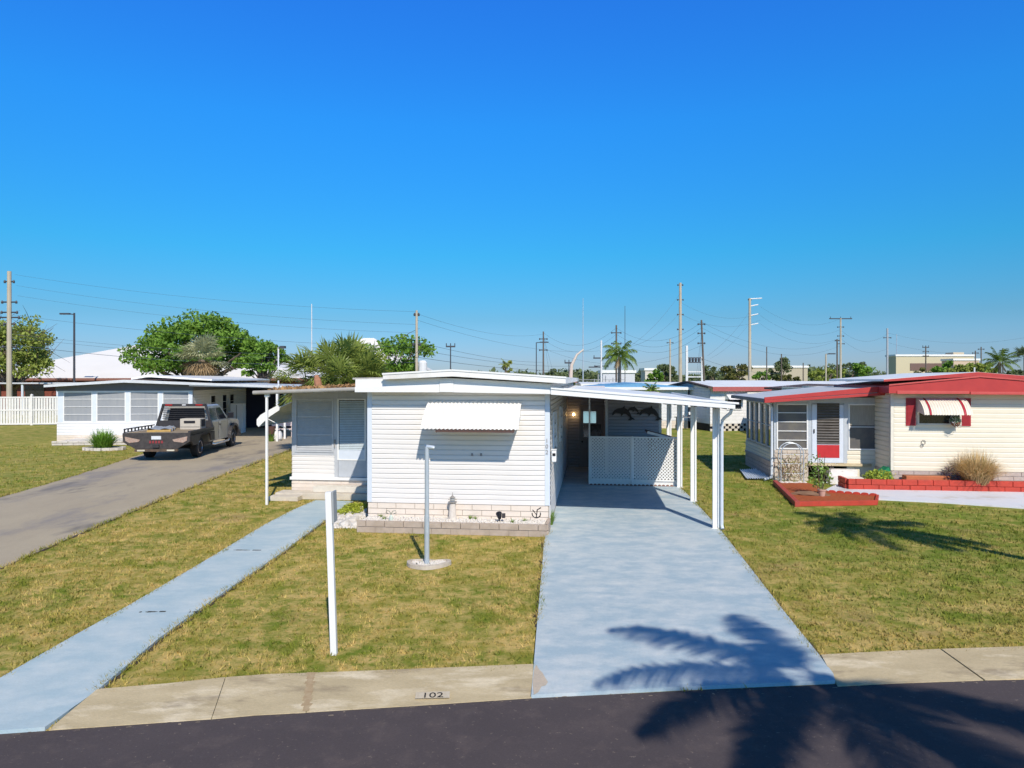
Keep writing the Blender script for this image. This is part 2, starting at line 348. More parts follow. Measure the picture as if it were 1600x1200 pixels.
# sandy grit gathered along the road edge
gr = MB(); rnd = random.Random(12)
for A, B in list(zip(edge[:-1], edge[1:])):
    A = Vector(A); B = Vector(B); L_ = (B-A).length; e = (B-A)/L_; nv = Vector((-e.y, e.x)); n = int(L_/.05)
    if L_ > 10: continue
    for i in range(n):
        if rnd.random() < .55: continue
        p = A.lerp(B, (i+rnd.random())/n); w1 = rnd.uniform(.004, .03)*rnd.random(); o1 = rnd.uniform(-.05, .0)+(-.12*rnd.random()**4); l1 = rnd.uniform(.01, .06)
        gr.add([tuple(p+nv*o1)+(.003,), tuple(p+e*l1+nv*(o1+rnd.uniform(-.01, .01)))+(.003,), tuple(p+e*l1*.8+nv*(o1+w1))+(.003,), tuple(p+nv*(o1+w1*.7))+(.003,)], [(0, 1, 2, 3)])
struct(gr.build('road_grit', mat('sandy_grit', (.36, .29, .21), .95, (.22, .18, .14), 20)))
js = MB(); A, B = Vector(G(478, 1113)), Vector(G(486.5, 1059)); nst = 16
for i in range(nst):
    t0, t1 = i/nst, (i+1)/nst; p, q = A.lerp(B, t0), A.lerp(B, t1); w0 = .03+.03*rnd.random(); js.add([(p.x-w0, p.y, .012+.047*t0), (p.x+w0*.7, p.y, .012+.047*t0), (q.x+w0, q.y, .012+.047*t1), (q.x-w0*.8, q.y, .012+.047*t1)], [(0, 1, 2, 3)])
struct(js.build('kerb_joint', mat('brown_joint_filler', (.34, .23, .12), .95, (.48, .38, .24), 14, .3)))
# ---- painted paths
blue_path = mat('pale_blue_concrete_paint', (.36, .49, .545), .75, (.44, .54, .57), 1.1, .3, bump=.25, bscale=90, stretch=(1, 1.6, 1), speck=.3, c4=((.58, .64, .64), 1.7, .40, .80))
pathL = pts((0, 1064), (100, 1006), (200, 950), (310, 885), (415, 821), (455, 800), (492, 783.5))
pathR = pts((70, 1142), (150, 1085), (250, 1000), (330, 942), (440, 866), (490, 828), (520, 806), (552, 785))
EXL = [(-7.4, 5.75), (-5.45, 7.55-1.0)]
pathpoly = [pts((0, 1147))[0]]+[(-7.2, 4.6), (-8.4, 6.2)]+pathL+pathR[::-1]
def slab(name, poly, z, m, th=.06):
    s = MB(); s.prism(poly, 'z', z-th, z); return struct(s.build(name, m))
slab('path', pathpoly, .035, blue_path)
dl = pts((860, 789), (855, 830), (850, 850), (846, 900), (839, 980), (830, 1091)); dr = pts((1305, 1068), (1302, 1057), (1282, 1030), (1230, 965), (1180, 900), (1125, 829), (1085, 785), (1063, 763))
F1 = Fr(.79, 15.0, 6.5)
drivepoly = dl+pts((1050, 1079))+dr+[F1.w(3.66, 10.6), F1.w(0.02, 10.6)]
blue_drive = mat('pale_blue_driveway_paint', (.345, .46, .525), .7, (.425, .515, .555), 1.0, .3, bump=.2, bscale=90, stretch=(1, 1.5, 1), speck=.3, c3=(.52, .58, .59), scale3=.7, c4=((.64, .67, .66), 2.0, .42, .82))
slab('driveway', drivepoly, .035, blue_drive)
wp = MB(); P_ = [G(*q, .035) for q in ((835, 1046), (838, 1039), (842, 1046), (848, 1052), (851, 1058), (856, 1066), (853, 1071), (846, 1073), (841, 1082), (834, 1086), (832.5, 1066))]
wp.add([(x, y, .0385) for x, y in P_], [tuple(range(len(P_)))]); struct(wp.build('worn_patch', mat('bare_worn_concrete', (.58, .48, .36), .9, (.46, .40, .32), 8, .2, speck=.4)))
# worn joints in the blue path (dark moss in the grooves)
jm = mat('path_joint_moss', (.05, .05, .045), .95)
jo = MB()
for (a, b) in (((218, 958), (262, 957)), ((296, 958), (318, 957)), ((352, 860.5), (412, 861)), ((118, 1105), (108, 1113))):
    (x0, y0), (x1, y1) = G(*a, .022), G(*b, .022); rnd = random.Random(5); N_ = 14
    for i in range(N_):
        t = i/N_; wv = rnd.uniform(.004, .022)
        if rnd.random() < .75: jo.box(x0+(x1-x0)*t, x0+(x1-x0)*(t+1/N_), y0+(y1-y0)*t-wv, y0+(y1-y0)*t+wv, .0355, .040)
struct(jo.build('path_joint', jm))
# neighbour's concrete drive on the left
sdrv = pts((-140, 822), (0, 778), (100, 749), (200, 717), (235, 706), (300, 692), (330, 683), (352, 668))+pts((455, 664), (480, 668))+pts((480, 698), (455, 703), (350, 742), (230, 790), (100, 845), (0, 889), (-160, 975))
slab('driveway', sdrv, .014, concrete_drive)
ap = MB()
# house-number paint on the kerb: white patch with black figures
kz = .05
def kerb_at(px, py):  # point on the sloping kerb
    for z_ in [i*.001 for i in range(8, 56)]:
        pass
    return G(px, py, .034)
pa = [kerb_at(654, 1092), kerb_at(697, 1089), kerb_at(697, 1080), kerb_at(656, 1082)]
pc = [(sum(p[0] for p in pa)/4), (sum(p[1] for p in pa)/4)]
slope = math.atan2(.047, .52)
Mk = Matrix.Translation((pc[0], pc[1], .0315)) @ Matrix.Rotation(R(3), 4, 'Z') @ Matrix.Rotation(slope, 4, 'X')
kn = root('kerb_number', 'house number 102 painted on the concrete kerb in front of the lawn', 'house number', (pc[0], pc[1], .03))
b = MB(); b.T = Mk; b.box(-.17, .17, -.06, .06, .002, .0035); kb = b.build('paint_patch', mat('kerb_patch_paint', (.62, .56, .45), .8, (.46, .38, .26), 26, .02))
kd = text_mesh('numerals', '102', .13, black_paint, None, Mk @ Matrix.Translation((0, -.052, .006)) @ Matrix.Diagonal((1.15, 1, 1, 1)), .001)
for o in (kb, kd): o.parent = kn; o.matrix_parent_inverse = Matrix.Translation(kn.location).inverted()

# ---- grass blades over the near lawns: one uncountable mass
def along(poly, a, b):
    P = [Vector(p) for p in poly[a:b]]; return list(zip(P[:-1], P[1:]))
soil = mat('edge_shade', (.10, .075, .05), .95, (.06, .045, .03), 9, .3, bump=.8, bscale=60)  # dark strips beside the paving stand in for the slab edges' shadow
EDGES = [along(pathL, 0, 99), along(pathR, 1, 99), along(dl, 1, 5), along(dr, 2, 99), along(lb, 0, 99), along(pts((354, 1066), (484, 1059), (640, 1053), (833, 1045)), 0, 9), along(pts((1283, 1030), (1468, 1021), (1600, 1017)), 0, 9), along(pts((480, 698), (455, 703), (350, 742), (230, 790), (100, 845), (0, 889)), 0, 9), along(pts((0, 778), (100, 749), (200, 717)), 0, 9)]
def shade_strip():
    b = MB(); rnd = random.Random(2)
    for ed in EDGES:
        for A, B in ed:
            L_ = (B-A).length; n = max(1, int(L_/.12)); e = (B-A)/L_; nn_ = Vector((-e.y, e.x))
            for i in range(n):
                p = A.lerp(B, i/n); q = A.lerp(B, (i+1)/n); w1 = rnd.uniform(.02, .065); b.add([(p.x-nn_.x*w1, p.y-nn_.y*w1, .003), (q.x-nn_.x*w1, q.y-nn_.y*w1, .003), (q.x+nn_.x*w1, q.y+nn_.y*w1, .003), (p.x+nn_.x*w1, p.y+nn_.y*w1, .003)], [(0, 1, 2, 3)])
    struct(b.build('paving_edge_shade', soil))
shade_strip()
def grass():
    rng = np.random.default_rng(4); V = []; Fc = []
    bl = [pathpoly, drivepoly, sdrv, [F1.w(*p) for p in ((-4.05, -.85), (.15, -.9), (.1, 10), (-4.05, 10))], [F1.w(*p) for p in ((-6.9, 2.7), (-3.9, 2.4), (-3.9, 9), (-6.3, 9))],
          pts((152, 1081), (430, 1060), (833, 1045), (832, 1095), (70, 1145)), pts((1283, 1031), (1440, 1022), (1700, 1015), (1700, 1065), (1305, 1072)), edge[:1]+edge[1:]+[(20, -3), (-20, -3)],
          pts((1208, 752), (1243, 797), (1370, 793), (1380, 786), (1600, 797), (1600, 740), (1210, 740)), pts((636, 880), (650, 871), (690, 871), (702, 882), (690, 893), (665, 899), (640, 893)),
          pts((80, 700), (80, 672), (330, 672), (300, 700))]
    for (y0, y1, dens, hh) in ((6.4, 10, 330, .045), (10, 15, 210, .05), (15, 22, 90, .06), (22, 34, 28, .075)):
        x0, x1 = -.78*y1-1, .78*y1+1; n = int(dens*(x1-x0)*(y1-y0)); P = np.column_stack([rng.uniform(x0, x1, n), rng.uniform(y0, y1, n)])
        P = P[np.abs(P[:, 0]) < .76*P[:, 1]+.5]; ok = np.ones(len(P), bool)
        for q in bl: ok &= ~inpoly(P, q)
        P = P[ok]
        cl = np.sin(P[:, 0]*1.7+3*np.sin(P[:, 1]*.9))*np.sin(P[:, 1]*2.1+2*np.sin(P[:, 0]*1.3)); P = P[(rng.random(len(P)) < .62+.38*cl)]
        for b_ in range(3):
            n = len(P); th = rng.uniform(0, 2*np.pi, n); h = hh*rng.uniform(.4, 1.25, n); wd = hh*.16*rng.uniform(.7, 1.4, n); lean = h*rng.uniform(.2, 1.1, n); ph = rng.uniform(0, 2*np.pi, n)
            c = P+rng.normal(0, hh*.35, P.shape); dx, dy = np.cos(th)*wd, np.sin(th)*wd
            A = np.column_stack([c[:, 0]-dx, c[:, 1]-dy, np.full(n, -.004)]); B = np.column_stack([c[:, 0]+dx, c[:, 1]+dy, np.full(n, -.004)]); T = np.column_stack([c[:, 0]+np.cos(ph)*lean, c[:, 1]+np.sin(ph)*lean, h])
            o = sum(len(v) for v in V); V.append(np.stack([A, B, T], 1).reshape(-1, 3)); Fc.append(np.arange(3*n).reshape(-1, 3)+o)
    for ed in EDGES:                                    # ragged tufts creeping over the paving edges
        for A, B in ed:
            n = int((B-A).length*170*min(1, 9/max(6, A.y))); t = rng.random(n); e = (B-A).normalized(); c = np.array(A[:])[None]+t[:, None]*np.array((B-A)[:])[None]+rng.normal(0, .035, n)[:, None]*np.array([-e.y, e.x])[None]+.03*np.sin(t*(B-A).length*5)[:, None]*np.array([-e.y, e.x])[None]
            hh = .026*(1+A.y/18); th = rng.uniform(0, 2*np.pi, n); h = hh*rng.uniform(.3, 1.3, n)+.034; wd = hh*.16*rng.uniform(.7, 1.4, n); lean = h*rng.uniform(.3, 1.3, n); ph = rng.uniform(0, 2*np.pi, n); dx, dy = np.cos(th)*wd, np.sin(th)*wd
            a_ = np.column_stack([c[:, 0]-dx, c[:, 1]-dy, np.full(n, -.004)]); b_ = np.column_stack([c[:, 0]+dx, c[:, 1]+dy, np.full(n, -.004)]); T = np.column_stack([c[:, 0]+np.cos(ph)*lean, c[:, 1]+np.sin(ph)*lean, h]); o = sum(len(v) for v in V); V.append(np.stack([a_, b_, T], 1).reshape(-1, 3)); Fc.append(np.arange(3*n).reshape(-1, 3)+o)
    o = npmesh('grass', np.concatenate(V), np.concatenate(Fc), lawn_m)
    tag(o, 'short patchy green and straw coloured grass covering the lawns', 'grass', kind='stuff')
grass()
# ================================================================== MAIN MOBILE HOME
hm = root('mobile_home', 'white mobile home with open carport standing between the blue path and the blue driveway', 'mobile home', (.79, 15.0, 0), -6.5)
WL = -3.97; ZT = 2.93
TR = lambda x=0: rotz(90, (x, 0, 0))               # builds on a wall facing +x
TL = lambda x: rotz(-90, (x, 0, 0))                # builds on a wall facing -x
b = MB(); b.box(WL+.02, -.02, .02, 13.0, .06, 3.05)
b.siding(WL+.09, -.09, .5, ZT, 0)
b.T = TR(0); b.siding(.09, 10.4, .5, ZT, 0); b.box(.09, 10.4, -.02, .0, .1, .5)
b.T = TL(WL); b.siding(-3.5, -.09, .5, ZT, 0); b.siding(-13, -3.7, .5, ZT, 0)
wall = b.build('wall', white, hm)
for x0, x1, y0, y1 in ((WL-.018, WL+.09, -.02, .09), (-.09, .018, -.02, .09)):
    MB().box(x0, x1, y0, y1, .5, ZT).build('corner_trim', trim, hm, bevel=.006)
b = MB(); b.bricks(WL+.01, -.01, .0, .02, 4, .12, .42, seed=3, d=.035); b.build('skirt', block, hm)
b = MB(); b.box(WL+.015, -.015, -.02, .02, .0, .49)
b.T = TR(0); b.box(.02, 10.4, -.018, .02, 0, .1); b.build('skirt_backing', mortar, hm)
# lower roof band with gusset
def fz(px, py, c): return F1.P(px, py, c)
b = MB(); b.prism([(-4.13, 2.93), (.06, 2.9), (.06, 3.10), (-2.13, 3.22), (-4.13, 3.19)], 'y', -.38, 13.1); fas = b.build('fascia', white_paint, hm)
b = MB(); b.prism([(-4.14, 2.915), (-2.3, 2.915), (-2.3, 3.085), (-4.14, 3.02)], 'y', -.398, -.381); b.prism([(-1.98, 2.915), (.07, 2.885), (.07, 2.985), (-1.98, 3.085)], 'y', -.398, -.381)
b.prism([(-2.29, 2.925), (-1.99, 2.92), (-1.99, 3.17), (-2.29, 3.17)], 'y', -.404, -.381)
b.build('fascia_board', white_paint, fas, bevel=.004)
# roof-over
(xl, _), (xp, _), (xr, _) = fz(598, 590, -.56), fz(706, 580, -.56), fz(884, 590, -.56)
b = MB(); b.prism([(xl, 3.185), (xp, 3.25), (xr, 3.10), (xr, 3.235), (xp, 3.395), (xl, 3.315)], 'y', -.56, 13.3); roof = b.build('roof', roof_white, hm, bevel=.008)
b = MB(); b.prism([(xl-.01, 3.285), (xp, 3.365), (xp, 3.40), (xl-.01, 3.322)], 'y', -.575, -.561); b.prism([(xp+.002, 3.365), (xr+.01, 3.21), (xr+.01, 3.245), (xp+.002, 3.40)], 'y', -.575, -.561); b.build('roof_edge_trim', white_paint, roof)
b = MB(); b.prism([(-4.5, 3.185), (xl-.02, 3.20), (xl-.02, 3.235), (-4.5, 3.225)], 'y', .5, 13); b.build('roof_flap', roof_edge, roof)
# carport canopy
CW = 3.72
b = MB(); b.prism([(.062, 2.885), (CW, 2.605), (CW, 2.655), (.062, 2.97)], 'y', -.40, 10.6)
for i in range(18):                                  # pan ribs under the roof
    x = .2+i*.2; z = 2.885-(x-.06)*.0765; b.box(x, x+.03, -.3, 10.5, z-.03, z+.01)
can = b.build('carport_ceiling', mat('carport_ceiling_shaded', (.24, .22, .24), .7, (.20, .18, .20), 3), hm)  # ceiling colour darkened to stand in for the deep carport shade
b = MB(); b.prism([(.062, 2.971), (CW, 2.656), (CW, 2.67), (.062, 2.99)], 'y', -.39, 10.62); b.build('carport_roof', roof_white, hm)
b = MB(); b.prism([(.062, 2.875), (CW+.05, 2.595), (CW+.05, 2.685), (.062, 2.985)], 'y', -.43, -.401)
b.prism([(.062, 2.987), (CW+.12, 2.687), (CW+.12, 2.725), (.062, 3.035)], 'y', -.45, -.39); b.box(CW-.0, CW+.05, -.40, 10.6, 2.585, 2.72)
b.build('carport_fascia', white_paint, hm, bevel=.004)
posts1 = [F1.g(1119, 828), F1.g(1083.5, 785), F1.g(1062, 763), (3.42, 8.55)]
for i, (x, y) in enumerate(posts1):
    b = MB(); b.box(x-.075, x-.03, y-.024, y+.024, .02, 2.63); b.box(x+.03, x+.075, y-.024, y+.024, .02, 2.63)
    b.box(x-.03, x+.03, y+.012, y+.018, .02, 2.62); b.box(x-.10, x+.10, y-.04, y+.04, .02, .04)
    b.build('carport_post', white_paint, hm, bevel=.004)
x, y = posts1[0]
b = MB(); b.tube([(CW+.0, y-.62, 2.58), (CW-.01, y-.55, 2.50), (CW-.06, y-.25, 2.40), (x+.11, y-.1, 2.33), (x+.105, y-.075, 2.2), (x+.105, y-.07, .12), (x+.11, y-.14, .05)], .034, 8)
b.build('downspout', trim, hm, smooth=True)
# centre post holding the lattice
(ax, ay) = F1.g(920, 758); (bx2, by2) = F1.g(1056, 762)
LY = 6.2; LX0 = F1.P(921, 700, LY)[0]; LX1 = F1.P(1058, 700, LY)[0]; LM = F1.P(988, 700, LY)[0]
b = MB(); b.box(LX0-.022, LX0+.022, LY-.03, LY+.03, .022, 2.78); b.build('lattice_post', white_paint, hm)
def lattice(x0, x1, z0, z1, y):
    m = MB(); pit = .098; wd = .036; hgt = z1-z0
    for sgn, yy in ((1, y-.006), (-1, y+.006)):
        k = -hgt
        while k < (x1-x0):
            # line x = x0+k + t (sgn=1) or reflected, t = z-z0
            t0 = max(0, -k); t1 = min(hgt, (x1-x0)-k)
            if t1-t0 > .02:
                pa_, pb_ = (x0+k+t0, z0+t0), (x0+k+t1, z0+t1)
                if sgn < 0: pa_, pb_ = (x0+x1-pa_[0], pa_[1]), (x0+x1-pb_[0], pb_[1])
                dx = wd*.7071/2*(1 if sgn > 0 else -1)
                m.add([(pa_[0]-dx, yy, pa_[1]+wd*.35), (pa_[0]+dx, yy, pa_[1]-wd*.35), (pb_[0]+dx, yy, pb_[1]-wd*.35), (pb_[0]-dx, yy, pb_[1]+wd*.35),
                       (pa_[0]-dx, yy+.009, pa_[1]+wd*.35), (pa_[0]+dx, yy+.009, pa_[1]-wd*.35), (pb_[0]+dx, yy+.009, pb_[1]-wd*.35), (pb_[0]-dx, yy+.009, pb_[1]+wd*.35)],
                      [(0, 1, 2, 3), (7, 6, 5, 4), (0, 4, 5, 1), (1, 5, 6, 2), (2, 6, 7, 3), (3, 7, 4, 0)])
            k += pit
    return m
zt = F1.P(960, 683, LY)[1]; zb = F1.P(960, 750, LY)[1]
lat = MB()
for x0, x1 in ((LX0+.025, LM-.02), (LM+.02, LX1)):
    fr = MB(); fr.box(x0, x1, LY-.016, LY+.016, zt-.03, zt+.02); fr.box(x0, x1, LY-.016, LY+.016, zb-.02, zb+.03); fr.box(x0, x0+.03, LY-.016, LY+.016, zb, zt); fr.box(x1-.03, x1, LY-.016, LY+.016, zb, zt)
    fo = fr.build('lattice_frame', white_paint, hm); lattice(x0+.03, x1-.03, zb+.03, zt-.03, LY).build('lattice', white_paint, fo)
MB().box(LM-.02, LM+.02, LY-.025, LY+.025, .022, zt+.03).build('lattice_post', white_paint, hm)
b = MB(); b.box(LX0, LX1, LY+.02, LY+.10, .022, zb-.02); b.build('base_board', white_paint, hm)
# scalloped brick edging at its foot
b = MB(); x = LX0+.05
while x < LX1-.05:
    b.prism([(x+.055*math.cos(t), .022+.055*math.sin(t)) for t in [math.pi*i/8 for i in range(9)]], 'y', LY-.10, LY-.04); x += .118
tag(b.build('scalloped_edging', mat('edging_brick', (.28, .15, .11), .85, (.20, .10, .08), 8)), None); ed = bpy.data.objects['scalloped_edging']; ed.matrix_world = rotz(-6.5, (.79, 15, 0))
tag(ed, 'low scalloped brown brick edging along the foot of the white lattice screen', 'edging')
# side screen of the lattice corner, light enough to catch the sun
b = MB(); b.box(LX1-.02, LX1+.02, LY+.05, 8.6, .05, 1.28); b.box(LX1-.03, LX1+.03, LY+.03, 8.6, 1.28, 1.33); b.build('side_screen', white_paint, hm)
# ---- carport end wall with door and store room
SX0 = 1.36; SX1 = 3.18; SY = 8.75; BY = 10.42
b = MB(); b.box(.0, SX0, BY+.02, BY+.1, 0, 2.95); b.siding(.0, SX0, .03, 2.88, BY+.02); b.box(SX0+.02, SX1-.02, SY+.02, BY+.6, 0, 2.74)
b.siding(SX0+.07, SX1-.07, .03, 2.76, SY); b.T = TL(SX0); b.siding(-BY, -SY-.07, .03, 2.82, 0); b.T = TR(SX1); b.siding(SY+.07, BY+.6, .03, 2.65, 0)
b.build('store_wall', mat('carport_wall_shaded', (.46, .45, .48), .6, (.42, .41, .45), 2), hm)  # wall colour greyed to carry the shade under the carport
for x in (SX0, SX1-.07): MB().box(x-.012, x+.082, SY-.02, SY+.07, .03, 2.7).build('corner_trim', white_paint, hm)
x0 = F1.P(905, 700, BY)[0]; x1 = x0+.92
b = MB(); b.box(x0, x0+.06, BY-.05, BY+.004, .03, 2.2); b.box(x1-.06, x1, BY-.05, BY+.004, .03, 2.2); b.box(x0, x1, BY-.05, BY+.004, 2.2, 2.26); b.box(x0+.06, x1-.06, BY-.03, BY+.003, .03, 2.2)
dr_ = b.build('door', mat('carport_door_shaded', (.36, .35, .37), .5), hm)  # white door with its shade put into a darker grey
b = MB(); b.T = Matrix.Translation((0, BY-.05, 1.83)) @ Matrix.Rotation(R(-3.4), 4, 'X'); b.box(x0+.15, x1-.32, -.004, .004, -.21, .21); b.build('window_pane', mat('bright_glass', (1.0, .84, .68), .08, metal=1.0, c2=(.9, .76, .62), scale=9), dr_)
MB().box(x0+.16, x1-.14, BY-.038, BY-.029, 1.12, 1.58).build('window_pane', glassm, dr_)
b = MB(); b.lathe([(.03, 0), (.035, .02), (.02, .05)], (0, 0, 0), 10); o = b.build('handle', black_plastic, dr_); o.rotation_euler = (R(90), 0, 0); o.location = (x0+.11, BY-.05, .95)
lx, lz = F1.P(896.5, 647.5, BY-.08)
b = MB(); b.lathe([(.07, .0), (.07, .015), (.02, .03), (.02, .08)], (0, 0, 0), 12); o = b.build('wall_lamp', brown_roof, hm); o.rotation_euler = (R(90), 0, 0); o.location = (lx, BY+.002, lz)
b = MB(); b.lathe([(.012, -.052), (.042, -.03), (.05, .0), (.042, .03), (.012, .052)], (0, 0, 0), 12); q = b.build('bulb', amber, hm, smooth=True); q.location = (lx, BY-.09, lz)
lp = bpy.data.lights.new('lamp_light', 'POINT'); lp.energy = .12; lp.color = (1, .62, .3); lp.shadow_soft_size = .05; lo = bpy.data.objects.new('lamp_light', lp); col.objects.link(lo); lo.location = (*F1.w(lx, BY-.2), lz)
# ---- windows on the carport side
for a0, a1 in ((1.0, 2.1), (4.2, 5.4)): screen_window(hm, TR(0), a0, a1, 1.5, 2.45, -.016, 2, gm=glassm)
# ---- front window under the awning + awning
ax0, at0 = F1.P(673, 627, 0); ax1, _ = F1.P(814, 627, 0)
screen_window(hm, Matrix.Identity(4), ax0+.3, ax1-.3, 2.22, 2.62, -.018, 1, gm=glassm)
p = .79; zb_ = F1.P(735, 672, -p)[1]; zt_ = 2.72
prof = [(-.015, zt_), (-.10, zt_-.015), (-.28, zt_-.085), (-.46, zt_-.20), (-.60, zt_-.32), (-.71, zt_-.43), (-.765, zb_+.08), (-p, zb_)]
b = MB(); corrugated(b, prof, ax0-.02, ax1+.03, .085, .012, .035); aw = b.build('window_awning', mat('awning_white', (.84, .82, .77), .4, (.78, .75, .69), 2.5, .3), hm, smooth=True)
for xx in (ax0, ax1):                                 # closed triangular cheeks
    b = MB(); b.add([(xx, y_, z_) for y_, z_ in prof]+[(xx, -.015, zb_+.2)], [tuple(range(len(prof)+1))]); b.build('awning_cheek', white_paint, aw)
b = MB(); b.box(ax0+.28, ax1-.06, -p+.02, -p+.045, zb_-.05, zb_+.02)
for xx in (ax0+.3, ax1-.1): b.tube([(xx, -p+.03, zb_-.05), (xx, -.02, zb_+.12)], .010, 6)
b.build('awning_rail', mat('rail_brown', (.12, .07, .06), .5), aw)
for px in (738, 752):
    xx, zz = F1.P(px, 710, 0); b = MB(); b.box(xx-.02, xx+.02, -.045, -.01, zz-.03, zz+.03); b.build('wall_bracket', number_grey, hm)
# ---- numerals on the right corner and the letter box
for i, ch in enumerate('102'):
    xx, zz = F1.P(854.5, 688+9*i, -.03)
    text_mesh('numeral', ch, .125, number_grey, hm, Matrix.Translation((xx, -.028, zz-.05)) @ Matrix.Rotation(R(90), 4, 'X'))
xx, zz = F1.P(861, 712, .12)
lb = root('letter_box', 'small white letter box fixed to the corner of the mobile home beside the driveway', 'letter box', (*F1.w(.10, .12), 1.42), -6.5)
MB().box(-.05, .05, -.06, .06, 0, .25).build('box', white_paint, lb, bevel=.02); MB().box(-.056, .056, -.07, .07, .255, .27).build('lid', white_paint, lb); MB().box(-.03, .035, -.066, -.0605, .13, .19).build('label_plate', black_plastic, lb)
# ---- enclosed porch, set back on the left
PY = 3.55; px0 = F1.P(457, 700, PY)[0]; pxm = F1.P(523, 700, PY)[0]; pxr = WL-.0
zl = F1.P(490, 711, PY)[1]; zfl = .50
b = MB(); b.box(px0+.02, pxm-.01, PY+.02, PY+.06, .02, zl); b.siding(px0, pxm, zfl+.02, zl, PY, e=.11, d=.02); b.T = TL(px0); b.siding(-7.4, -PY, zfl+.02, zl, 0, e=.11); b.siding(-7.4, -PY, 2.5, 2.82, 0); b.box(-7.4, -PY-.01, .012, .05, 0, zl); b.T = None
b.box(px0+.01, pxr, 7.3, 7.4, 0, 2.9)
b.build('porch_wall', white, hm)
b = MB(); b.box(px0-.05, pxr, PY-.07, PY+.05, zfl-.06, zfl+.02); b.T = TL(px0); b.box(-7.4, -PY-.052, -.05, .05, zfl-.06, zfl+.02); b.build('porch_sill', white_paint, hm, bevel=.006)
b = MB(); b.bricks(px0-.0, pxr, PY, .0, 4, .11, .40, seed=9); b.box(px0+.01, pxr, PY-.01, PY+.03, 0, .43); b.T = TL(px0); b.bricks(-7.4, -PY, 0, .0, 4, .11, .40, seed=8); b.build('porch_skirt', block, hm)
tm = mat('porch_frame_paint', (.52, .54, .57), .5)
TOP = 2.86
for xa, xb in ((px0, px0+.08), (pxm-.02, pxm+.10), (pxr-.06, pxr)): MB().box(xa, xb, PY-.02, PY+.06, zl if xa == px0 else zfl+.02, TOP).build('door_post', tm, hm)
b = MB()
b.box(px0+.08, pxm-.02, PY-.015, PY+.05, zl, zl+.08); b.box(px0+.08, pxr-.06, PY-.012, PY+.05, 2.66, TOP); b.box(pxm+.1, pxr-.06, PY-.012, PY+.05, 2.58, 2.66)
b.build('porch_frame', tm, hm)
for a in (-7.4, -6.1, -4.85, -PY-.08): b = MB(); b.T = TL(px0); b.box(a, a+.08, -.02, .05, zl, 2.5); b.build('side_post', tm, hm)
screen_window(hm, Matrix.Identity(4), px0+.08, pxm-.02, zl+.08, 2.66, PY+.01, 2, .05, tm, screen_grey, .062, blind, barm=None)
for a in ((-7.3, -6.12), (-6.0, -4.87), (-4.75, -PY-.1)): screen_window(hm, TL(px0), a[0], a[1], zl+.02, 2.5, .0, 2, .04, tm, screen_grey)
dx0, dx1 = pxm+.10, pxr-.06; gx0 = F1.P(530, 700, PY)[0]; gx1 = F1.P(570, 700, PY)[0]; gz0 = F1.P(550, 717, PY)[1]; gz1 = F1.P(550, 625, PY)[1]
b = MB(); b.box(dx0+.01, dx1-.01, PY-.02, PY+.03, zfl+.03, 2.575)
pd = b.build('door', mat('porch_door_paint', (.50, .53, .57), .45), hm)
b = MB()
for a in ((gx0-.04, gx0, gz0-.04, gz1+.04), (gx1, gx1+.04, gz0-.04, gz1+.04), (gx0, gx1, gz0-.04, gz0), (gx0, gx1, gz1, gz1+.04)): b.box(a[0], a[1], PY-.035, PY-.018, a[2], a[3])
b.build('window_frame', white_paint, pd)
b = MB(); b.box(gx0, gx1, PY-.023, PY-.019, gz0, gz1); b.build('pane', glassm, pd)
b = MB(); z = gz0+.25
while z < gz1-.02: b.add([(gx0+.02, PY-.040, z), (gx1, PY-.040, z), (gx1, PY-.027, z+.038), (gx0+.02, PY-.027, z+.038)], [(0, 1, 2, 3)]); z += .046
b.build('blind', blue_blind, pd); MB().box(gx0+.0, gx1, PY-.03, PY-.025, gz0, gz0+.25).build('kick_plate', trim, pd)
b = MB(); b.box(gx0-.13, gx0-.09, PY-.05, PY-.02, 1.45, 1.55); b.tube([(gx0-.11, PY-.06, 1.44), (gx0-.11, PY-.06, 1.33)], .012, 6); b.build('handle', number_grey, pd)
# porch roof
rx0 = F1.P(399, 610, 2.0)[0]
b = MB(); b.prism([(rx0, 2.80), (-3.99, 2.95), (-3.99, 3.03), (rx0, 2.88)], 'y', 2.02, 7.6); pr = b.build('porch_roof', mat('porch_roof_metal', (.40, .38, .34), .6, (.28, .25, .21), 3., .3), hm)
b = MB(); b.tube([(rx0-.04, 1.97, 2.85), (-4.0, 1.97, 2.98)], .052, 10); b.tube([(rx0-.02, 2.0, 2.85), (rx0-.02, 7.6, 2.85)], .05, 10); b.build('gutter', mat('gutter_metal', (.40, .39, .36), .5, (.30, .28, .25), 3.), pr, smooth=True)
ppx, ppy = F1.g(417, 789)
b = MB(); b.box(ppx-.028, ppx+.028, ppy-.028, ppy+.028, 0, 2.80); b.box(ppx-.05, ppx+.07, ppy-.04, ppy+.04, 2.74, 2.82); b.build('porch_post', white_paint, hm, bevel=.004)
b = MB(); b.box(ppx-.02, ppx+.02, 7.3, 7.34, 0, 2.8); b.build('porch_post', white_paint, hm)
